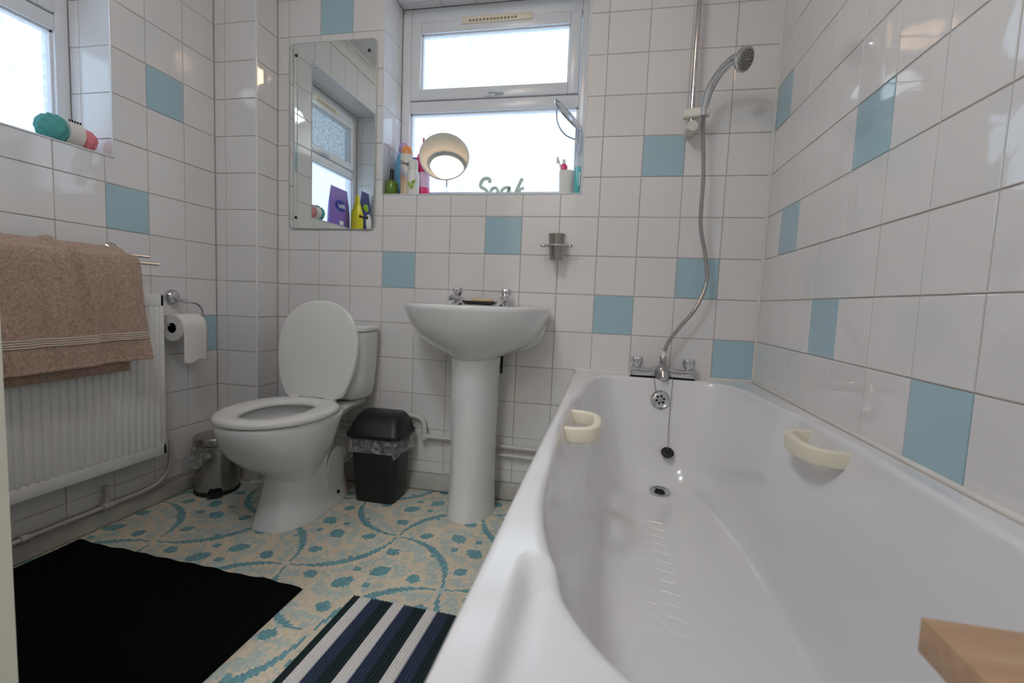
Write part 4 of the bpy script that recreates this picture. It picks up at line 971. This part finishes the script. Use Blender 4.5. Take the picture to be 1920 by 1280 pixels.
sx0 = -0.592; widths = [('st_g', 0.020), ('st_w', 0.034), ('st_n', 0.032), ('st_g', 0.033), ('st_w', 0.032), ('st_n', 0.031), ('st_g', 0.034), ('st_w', 0.031), ('st_n', 0.034), ('st_g', 0.033), ('st_w', 0.032), ('st_n', 0.032), ('st_g', 0.030), ('st_w', 0.03), ('st_g', 0.02)]
xx = sx0
for mname, w in widths:
    def sf(u, v, xx=xx, w=w):
        x = xx + w * u; y = -1.32 + 0.568 * v
        rib = abs(math.sin(PI * u * round(w / 0.0082))); nub = 0.55 + 0.45 * abs(math.sin(PI * (y / 0.0085 + 0.5 * (int(u * round(w / 0.0082)) % 2))))
        edge = min(sstep(0, 0.012, v), sstep(0, 0.012, 1 - v))
        yy = y - 0.028 * (x - sx0) + 0.0015 * math.sin(x * 700)
        return (x - 0.02 * (v - 1) * 0.0 - 0.035 * (1 - v) * 0.6, yy, 0.0015 + edge * (0.004 + 0.0055 * rib * nub))
    MB().grid(sf, 16, 240).build('stripe', mname, sm, 80)
    xx += w

# ------------------------------------------------------------------ things on the back window sill
SZ = WZ0 + 0.0006
def pm(name, col, rough=0.35, **k):
    if name not in M: M[name] = mat(name, col, rough, **k)
    return name
def bottle(name, x, y, z, prof, m, label, cat, cap=None, capm=None, lab=None, labm=None, group='toiletries on the back window sill'):
    t = empty(name, (x, y, z), label, cat, group)
    MB().lathe(prof, (x, y, z), n=28).build('body', m, t, 40)
    if cap: MB().lathe(cap, (x, y, z), n=24).build('cap', capm, t, 40)
    if lab: MB().lathe(lab, (x, y, z), n=28).build('printed_label', labm, t, 40)
    return t
bottle('nail_bottle', -0.889, 0.030, SZ, [(0, 0), (0.024, 0), (0.026, 0.006), (0.026, 0.052), (0.020, 0.060), (0.009, 0.064), (0, 0.064)], pm('olive_glass', srgb(96, 126, 40), 0.15), 'squat green glass bottle with tall black cap at the sill corner', 'bottle',
       [(0.0, 0.064), (0.010, 0.064), (0.008, 0.110), (0.006, 0.112), (0, 0.112)], 'black')
t = bottle('spray_bottle', -0.874, 0.112, SZ, [(0, 0), (0.034, 0), (0.036, 0.006), (0.036, 0.15), (0.028, 0.19), (0.018, 0.205), (0, 0.205)], pm('sky_plastic', srgb(110, 178, 214), 0.3), 'blue bottle with lilac top behind the orange-capped can', 'bottle',
       [(0.0, 0.204), (0.020, 0.204), (0.024, 0.215), (0.018, 0.243), (0, 0.248)], pm('lilac_plastic', srgb(186, 156, 206), 0.35))
def can_label():
    m, nt, p = newmat('can_print'); p.inputs['Roughness'].default_value = 0.3
    tc = nt.nodes.new('ShaderNodeTexCoord'); sp = nt.nodes.new('ShaderNodeSeparateXYZ'); nt.links.new(tc.outputs['Object'], sp.inputs[0]); S.nt = nt
    z = S(sp.outputs[2]); x = S(sp.outputs[0])
    cr = nt.nodes.new('ShaderNodeValToRGB'); q = (z + x * 0.8) / 0.17
    nt.links.new(q.v, cr.inputs['Fac']); el = cr.color_ramp.elements
    el[0].color = srgb(214, 190, 160); el[1].color = srgb(226, 222, 216); el[0].position = 0.25; el[1].position = 0.75
    a = el.new(0.45); a.color = srgb(198, 150, 124); b = el.new(0.52); b.color = srgb(150, 168, 190)
    nt.links.new(cr.outputs['Color'], p.inputs['Base Color']); return m
M['canprint'] = can_label()
t = bottle('aerosol_can', -0.832, 0.052, SZ, [(0, 0), (0.025, 0), (0.027, 0.004), (0.027, 0.006), (0.0262, 0.008), (0.0262, 0.172), (0.022, 0.18), (0, 0.18)], 'canprint', 'tall printed air freshener can with domed orange cap on the sill', 'spray can',
       [(0, 0.176), (0.0235, 0.176), (0.0235, 0.192), (0.020, 0.205), (0.012, 0.214), (0, 0.216)], pm('orange_cap', srgb(236, 158, 92), 0.35))
text_part('print', 'Glade', 0.020, pm('ink_navy', srgb(50, 58, 92)), t, (-0.8285, 0.0248, SZ + 0.135), (PI / 2, 0.25, 0.0), 0.0006)
t = bottle('lotion_bottle', -0.792, 0.034, SZ, [(0, 0), (0.024, 0), (0.026, 0.005), (0.026, 0.085), (0.022, 0.098), (0.019, 0.104), (0, 0.104)], pm('white_plastic', srgb(236, 236, 232), 0.3), 'white lotion bottle with a green leaf print in front of the pink bottle', 'bottle',
       [(0, 0.103), (0.019, 0.103), (0.020, 0.108), (0.019, 0.146), (0.016, 0.149), (0, 0.149)], 'white_plastic')
def leaf(par, x, y, z, a, L, w, m):
    pts = [(x + L * k * math.cos(a) - s * w * math.sin(PI * k) * math.sin(a), z + L * k * math.sin(a) + s * w * math.sin(PI * k) * math.cos(a)) for s, ks in ((1, [0, .25, .5, .75, 1]), (-1, [.75, .5, .25])) for k in ks]
    MB().loft([[(p, y, q) for p, q in pts], [(p, y - 0.0012, q) for p, q in pts]]).build('leaf_print', m, par, 0)
for a, dz in ((1.1, 0.02), (2.1, 0.03), (0.6, 0.045)): leaf(t, -0.792, 0.0085, SZ + dz, a, 0.026, 0.006, pm('leaf_green', srgb(150, 186, 48)))
t = bottle('pump_bottle', -0.776, 0.100, SZ, [(0, 0), (0.029, 0), (0.031, 0.006), (0.031, 0.040), (0.029, 0.046), (0.029, 0.110), (0.031, 0.118), (0.031, 0.165), (0.024, 0.190), (0.014, 0.200), (0, 0.200)], pm('magenta_plastic', srgb(226, 44, 110), 0.3), 'hot pink trigger bottle standing behind the round vanity mirror', 'bottle',
       [(0, 0.198), (0.014, 0.198), (0.014, 0.222), (0.009, 0.228), (0.0045, 0.232), (0.004, 0.262), (0, 0.264)], pm('red_plastic', srgb(196, 36, 62), 0.3), [(0.0298, 0.046), (0.0302, 0.048), (0.0302, 0.108), (0.0298, 0.110)], pm('pink_label', srgb(236, 196, 216), 0.5))
bottle('blue_tub', -0.828, 0.142, SZ, [(0, 0), (0.016, 0), (0.018, 0.004), (0.018, 0.17), (0.015, 0.19), (0, 0.192)], pm('royal_blue_plastic', srgb(60, 96, 196), 0.3), 'narrow royal blue bottle at the back between can and pink bottle', 'bottle')
# round vanity mirror
vm = empty('vanity_mirror', (-0.655, 0.06, SZ), 'round white-rimmed vanity mirror on a thin stem reflecting the warm lamp', 'mirror')
vc = Vector((-0.664, 0.058, 1.444)); vn = Vector((0.2779, -0.9372, 0.2106)).normalized(); vr = 0.104
def dome(r0, dep, n=8): return [(r0 * (1 - k / n), -dep * (1 - (1 - k / n) ** 2)) for k in range(n + 1)]
MB().lathe([(vr - 0.003, 0.001)] + [(a, b + 0.001) for a, b in dome(vr - 0.003, 0.0002)][1:], vc, vn, 56).build('glass', 'mirror', vm, 80)
MB().lathe([(vr - 0.0035, 0.0005), (vr - 0.001, 0.004), (vr + 0.002, 0.003), (vr + 0.003, -0.002), (vr, -0.008), (vr * 0.9, -0.012), (0.0, -0.013)], vc, vn, 56).build('rim', 'seat', vm, 40)
MB().tube([vc - vn * 0.016 + Vector((0, 0, 0.0)), vc - vn * 0.022 + Vector((0, 0.0, -0.05)), (-0.652, 0.066, SZ + 0.09), (-0.652, 0.062, SZ + 0.008)], 0.0035, 10).build('stem', 'chrome', vm)
MB().lathe([(0, 0), (0.052, 0), (0.050, 0.006), (0.006, 0.012), (0, 0.012)], (-0.652, 0.062, SZ), n=32).build('foot', 'chrome', vm)
# word sign
ws = empty('word_sign', (-0.41, 0.055, SZ), 'sage green cut-out word ornament standing on the window sill', 'sign')
M['sage'] = mat('sage_paint', srgb(206, 224, 214), 0.5)
def stroke(pts, w, nm, close=False):
    P = spline([(a, 0.052, SZ + b) for a, b in pts], 8)
    sec = rrect(w, 0.010, 0.002, 2)
    mb = MB(); rings = []
    for i in range(len(P)):
        t = (P[min(i + 1, len(P) - 1)] - P[max(i - 1, 0)]).normalized(); side = Vector((t.z, 0, -t.x))
        rings.append([P[i] + side * a + Vector((0, b, 0)) for a, b in sec])
    return mb.loft(rings).build(nm, 'sage', ws, 40)
S0 = -0.508
stroke([(S0 + 0.048, 0.056), (S0 + 0.050, 0.068), (S0 + 0.038, 0.074), (S0 + 0.022, 0.070), (S0 + 0.012, 0.056), (S0 + 0.012, 0.040), (S0 + 0.030, 0.030), (S0 + 0.040, 0.018), (S0 + 0.032, 0.006), (S0 + 0.010, 0.005)], 0.0135, 'letter_s')
stroke([(S0 + 0.072, 0.036), (S0 + 0.060, 0.030), (S0 + 0.056, 0.018), (S0 + 0.064, 0.006), (S0 + 0.078, 0.006), (S0 + 0.086, 0.020), (S0 + 0.080, 0.033), (S0 + 0.070, 0.036)], 0.0115, 'letter_o')
stroke([(S0 + 0.134, 0.034), (S0 + 0.118, 0.036), (S0 + 0.104, 0.026), (S0 + 0.102, 0.012), (S0 + 0.112, 0.004), (S0 + 0.124, 0.010), (S0 + 0.132, 0.026), (S0 + 0.136, 0.036), (S0 + 0.136, 0.010), (S0 + 0.146, 0.004)], 0.0115, 'letter_a')
stroke([(S0 + 0.188, 0.072), (S0 + 0.178, 0.052), (S0 + 0.168, 0.030), (S0 + 0.158, 0.004)], 0.0125, 'letter_k')
stroke([(S0 + 0.196, 0.034), (S0 + 0.184, 0.030), (S0 + 0.172, 0.024), (S0 + 0.186, 0.012), (S0 + 0.200, 0.004)], 0.0115, 'letter_k')
MB().box(S0 - 0.004, S0 + 0.206, 0.045, 0.059, SZ, SZ + 0.004, 0.001).build('base_strip', 'sage', ws)
# toothbrush cup
cp = empty('toothbrush_cup', (-0.137, 0.052, SZ), 'white beaker holding brushes at the right end of the sill', 'cup')
MB().lathe([(0, 0), (0.028, 0), (0.029, 0.003), (0.0325, 0.096), (0.0315, 0.097), (0.028, 0.006), (0, 0.005)], (-0.137, 0.052, SZ), n=36).build('beaker', 'white_plastic', cp, 40)
tt = empty('toothpaste_tube', (-0.150, 0.052, SZ + 0.01), 'pink tube standing in the white beaker on the sill', 'tube')
MB().loft([[(-0.152 + a * k, 0.056 + b * k2, SZ + z) for a, b in rrect(0.030, 0.020, 0.008, 4)] for k, k2, z in ((1, 0.25, 0.012), (1, 0.9, 0.06), (1, 1, 0.115), (0.9, 0.95, 0.122), (0.5, 0.6, 0.128))]).build('body', 'magenta_plastic', tt, 40)
MB().lathe([(0, 0.128), (0.007, 0.128), (0.006, 0.146), (0, 0.146)], (-0.152, 0.056, SZ), n=16).build('cap', 'white_plastic', tt)
tbz = empty('toothbrush', (-0.165, 0.05, SZ + 0.01), 'white toothbrush leaning left in the white beaker', 'toothbrush')
MB().tube([(-0.140, 0.043, SZ + 0.008), (-0.160, 0.043, SZ + 0.10), (-0.172, 0.043, SZ + 0.142)], 0.003, 8).build('handle', 'white_plastic', tbz)
MB().box(-0.181, -0.172, 0.038, 0.048, SZ + 0.128, SZ + 0.152, 0.001).build('bristles', 'white_plastic', tbz)
tq = empty('teal_tube', (-0.092, 0.022, SZ), 'slim teal and white tube standing beside the white beaker', 'tube')
MB().loft([[(-0.0915 + a * k, 0.024 + b * k2, SZ + z) for a, b in rrect(0.024, 0.020, 0.008, 4)] for k, k2, z in ((0.8, 0.8, 0.0), (0.8, 0.8, 0.02), (1, 1, 0.024), (1, 0.7, 0.07), (1, 0.15, 0.108))]).build('body', pm('teal_plastic', srgb(96, 200, 204), 0.3), tq, 40)
MB().box(-0.086, -0.081, 0.0125, 0.016, SZ + 0.03, SZ + 0.085, 0.001).build('white_stripe', 'white_plastic', tq)
# chrome stand mirror at the right reveal
sm2 = empty('shaving_mirror', (-0.098, 0.095, SZ), 'round chrome stand mirror tipped back at the right end of the sill', 'mirror')
qc = Vector((-0.146, 0.075, 1.600)); qn = Vector((0.72, -0.30, 0.62)).normalized(); qr = 0.082
MB().lathe([(0, 0.0035), (qr - 0.006, 0.0035), (qr - 0.006, 0.002), (0, 0.002)], qc, qn, 48).build('glass', 'mirror', sm2, 40)
MB().lathe([(0, -0.004), (qr - 0.002, -0.004), (qr, 0.0), (qr - 0.001, 0.005), (qr - 0.006, 0.004)], qc, qn, 48).build('rim', 'chrome', sm2, 40)
MB().tube(spline([(-0.196, 0.085, 1.63), (-0.190, 0.092, 1.58), (-0.160, 0.098, 1.535), (-0.115, 0.098, 1.512), (-0.096, 0.098, 1.50), (-0.092, 0.096, 1.53), (-0.094, 0.086, 1.556)], 6), 0.0032, 10).build('yoke', 'chrome', sm2)
MB().tube([(-0.098, 0.098, SZ + 0.006), (-0.098, 0.098, SZ + 0.14), (-0.096, 0.098, 1.505)], [0.006, 0.0042, 0.0036], 10).build('stem', 'chrome', sm2)
MB().lathe([(0, 0), (0.022, 0), (0.021, 0.005), (0.007, 0.010), (0, 0.010)], (-0.0985, 0.098, SZ), n=32).build('foot', 'chrome', sm2)

# ------------------------------------------------------------------ things on the left window sill
# pack of bath puffs, seen directly
pf = empty('bath_puff_pack', (XL - 0.06, -0.65, SZ), 'clear pack of a teal and a pink bath puff on the left window sill', 'pack')
def puff(cx, cy, cz, rx, ry, rz, m, nm):
    mb = MB(); n = 40; k = 20; rings = []
    for i in range(1, k):
        rr = []
        for j in range(n):
            t, p_ = PI * i / k, 2 * PI * j / n; d = 1 + 0.09 * math.sin(9 * p_ + 3 * t) * math.sin(7 * t) + random.uniform(-0.035, 0.035)
            rr.append((cx + rx * d * math.sin(t) * math.cos(p_), cy + ry * d * math.sin(t) * math.sin(p_), cz - rz * d * math.cos(t)))
        rings.append(rr)
    mb.loft(rings).build(nm, m, pf, 70)
M['puff_teal'] = mat('teal_net', srgb(86, 168, 164), 0.7, bump=0.8, bscale=220); M['puff_pink'] = mat('pink_net', srgb(236, 138, 146), 0.7, bump=0.8, bscale=220)
puff(XL - 0.055, -0.692, SZ + 0.045, 0.040, 0.044, 0.042, 'puff_teal', 'teal_puff'); puff(XL - 0.050, -0.604, SZ + 0.036, 0.036, 0.028, 0.034, 'puff_pink', 'pink_puff')
cdm = pm('pack_card', srgb(226, 222, 214), 0.6)
MB().loft([[(XL - 0.054 + (0.043) * math.cos(a), y, SZ + 0.044 + 0.0425 * math.sin(a)) for a in [2 * PI * i / 24 for i in range(24)]] for y in (-0.672, -0.628)], True, True, True).build('card_sleeve', cdm, pf, 60)
for k, w in enumerate((0.008, 0.006, 0.008, 0.005, 0.008)): 
    a = math.radians(50); MB().box(XL - 0.028, XL - 0.026, -0.667 + k * 0.0078, -0.6625 + k * 0.0078, SZ + 0.076, SZ + 0.083).build('print_mark', 'hole', pf, 0)
# refill pouches and bottle seen in the wall mirror
def pouch(name, x, y, w, h, d, m, label, cat, rot=0.0):
    t = empty(name, (x, y, SZ), label, cat, 'cleaning products on the left window sill')
    rings = []
    for z, kw, kd in ((0, 0.92, 0.9), (0.02, 1, 1), (0.35 * h, 1.0, 0.9), (0.6 * h, 0.98, 0.66), (0.85 * h, 0.9, 0.28), (h, 0.84, 0.05)):
        rings.append([Vector((x + (b * d * kd) * math.cos(rot) - a * w * kw * math.sin(rot), y + (a * w * kw) * math.cos(rot) + b * d * kd * math.sin(rot), SZ + z)) for a, b in sup(0.5, 0.5, 3, 28)])
    MB().loft(rings).build('pouch', m, t, 60); return t
t = pouch('detergent_pouch', XL - 0.122, -1.030, 0.230, 0.275, 0.064, pm('purple_film', srgb(142, 112, 194), 0.25, bump=0.25, bscale=30, bdist=0.006), 'purple refill pouch with a blue oval logo on the left window sill', 'pouch')
yl_ = -1.015
MB().loft([[(XL - 0.096 - o, yl_ + a, SZ + 0.155 + b) for a, b in sup(0.060 * k, 0.038 * k, 2, 32)] for k, o in ((1, 0.02), (1, 0.0), (0.9, -0.001))]).build('logo_oval', pm('logo_blue', srgb(58, 70, 168), 0.35), t, 30)
MB().tube(spline([(XL - 0.0935, yl_ - 0.042, SZ + 0.140), (XL - 0.0935, yl_ - 0.025, SZ + 0.165), (XL - 0.0935, yl_ - 0.012, SZ + 0.140), (XL - 0.0935, yl_ + 0.003, SZ + 0.162), (XL - 0.0935, yl_ + 0.018, SZ + 0.142), (XL - 0.0935, yl_ + 0.040, SZ + 0.160)], 5), 0.0045, 8).build('logo_script', 'white_plastic', t)
MB().box(XL - 0.093, XL - 0.0885, -1.03, -0.99, SZ + 0.03, SZ + 0.055).build('white_panel', 'white_plastic', t, 0)
t = empty('yellow_bottle', (XL - 0.045, -1.135, SZ), 'yellow cleaner bottle with dark print beside the purple pouch', 'bottle', 'cleaning products on the left window sill')
MB().loft([[(XL - 0.048 + b, -1.135 + a, SZ + z) for a, b in sup(w, d, 2.6, 28)] for z, w, d in ((0, 0.046, 0.030), (0.01, 0.050, 0.033), (0.125, 0.050, 0.033), (0.145, 0.040, 0.028), (0.20, 0.020, 0.018), (0.225, 0.016, 0.015), (0.25, 0.014, 0.013))]).build('body', pm('yellow_plastic', srgb(236, 220, 40), 0.3), t, 50)
for k in range(4): MB().box(XL - 0.0155, XL - 0.014, -1.165 + k * 0.0155, -1.154 + k * 0.0155, SZ + 0.098, SZ + 0.116).build('print_mark', 'hole', t, 0)
t = pouch('capsule_bag', XL - 0.060, -1.262, 0.125, 0.300, 0.070, pm('navy_film', srgb(58, 62, 120), 0.25, bump=0.25, bscale=30, bdist=0.006), 'navy plastic bag with white and green print at the near end of the left sill', 'bag')
MB().loft([[(XL - 0.0245 - o, -1.255 + a * 1, SZ + 0.085 + b) for a, b in sup(0.036 * k, 0.060 * k, 2, 28)] for k, o in ((1, 0.012), (1, 0.0), (0.9, -0.001))]).build('white_print', 'white_plastic', t, 30)
MB().loft([[(XL - 0.034 - o, -1.235 + a * 1, SZ + 0.185 + b) for a, b in sup(0.030 * k, 0.026 * k, 2, 28)] for k, o in ((1, 0.012), (1, 0.0), (0.9, -0.001))]).build('green_print', 'leaf_green', t, 30)
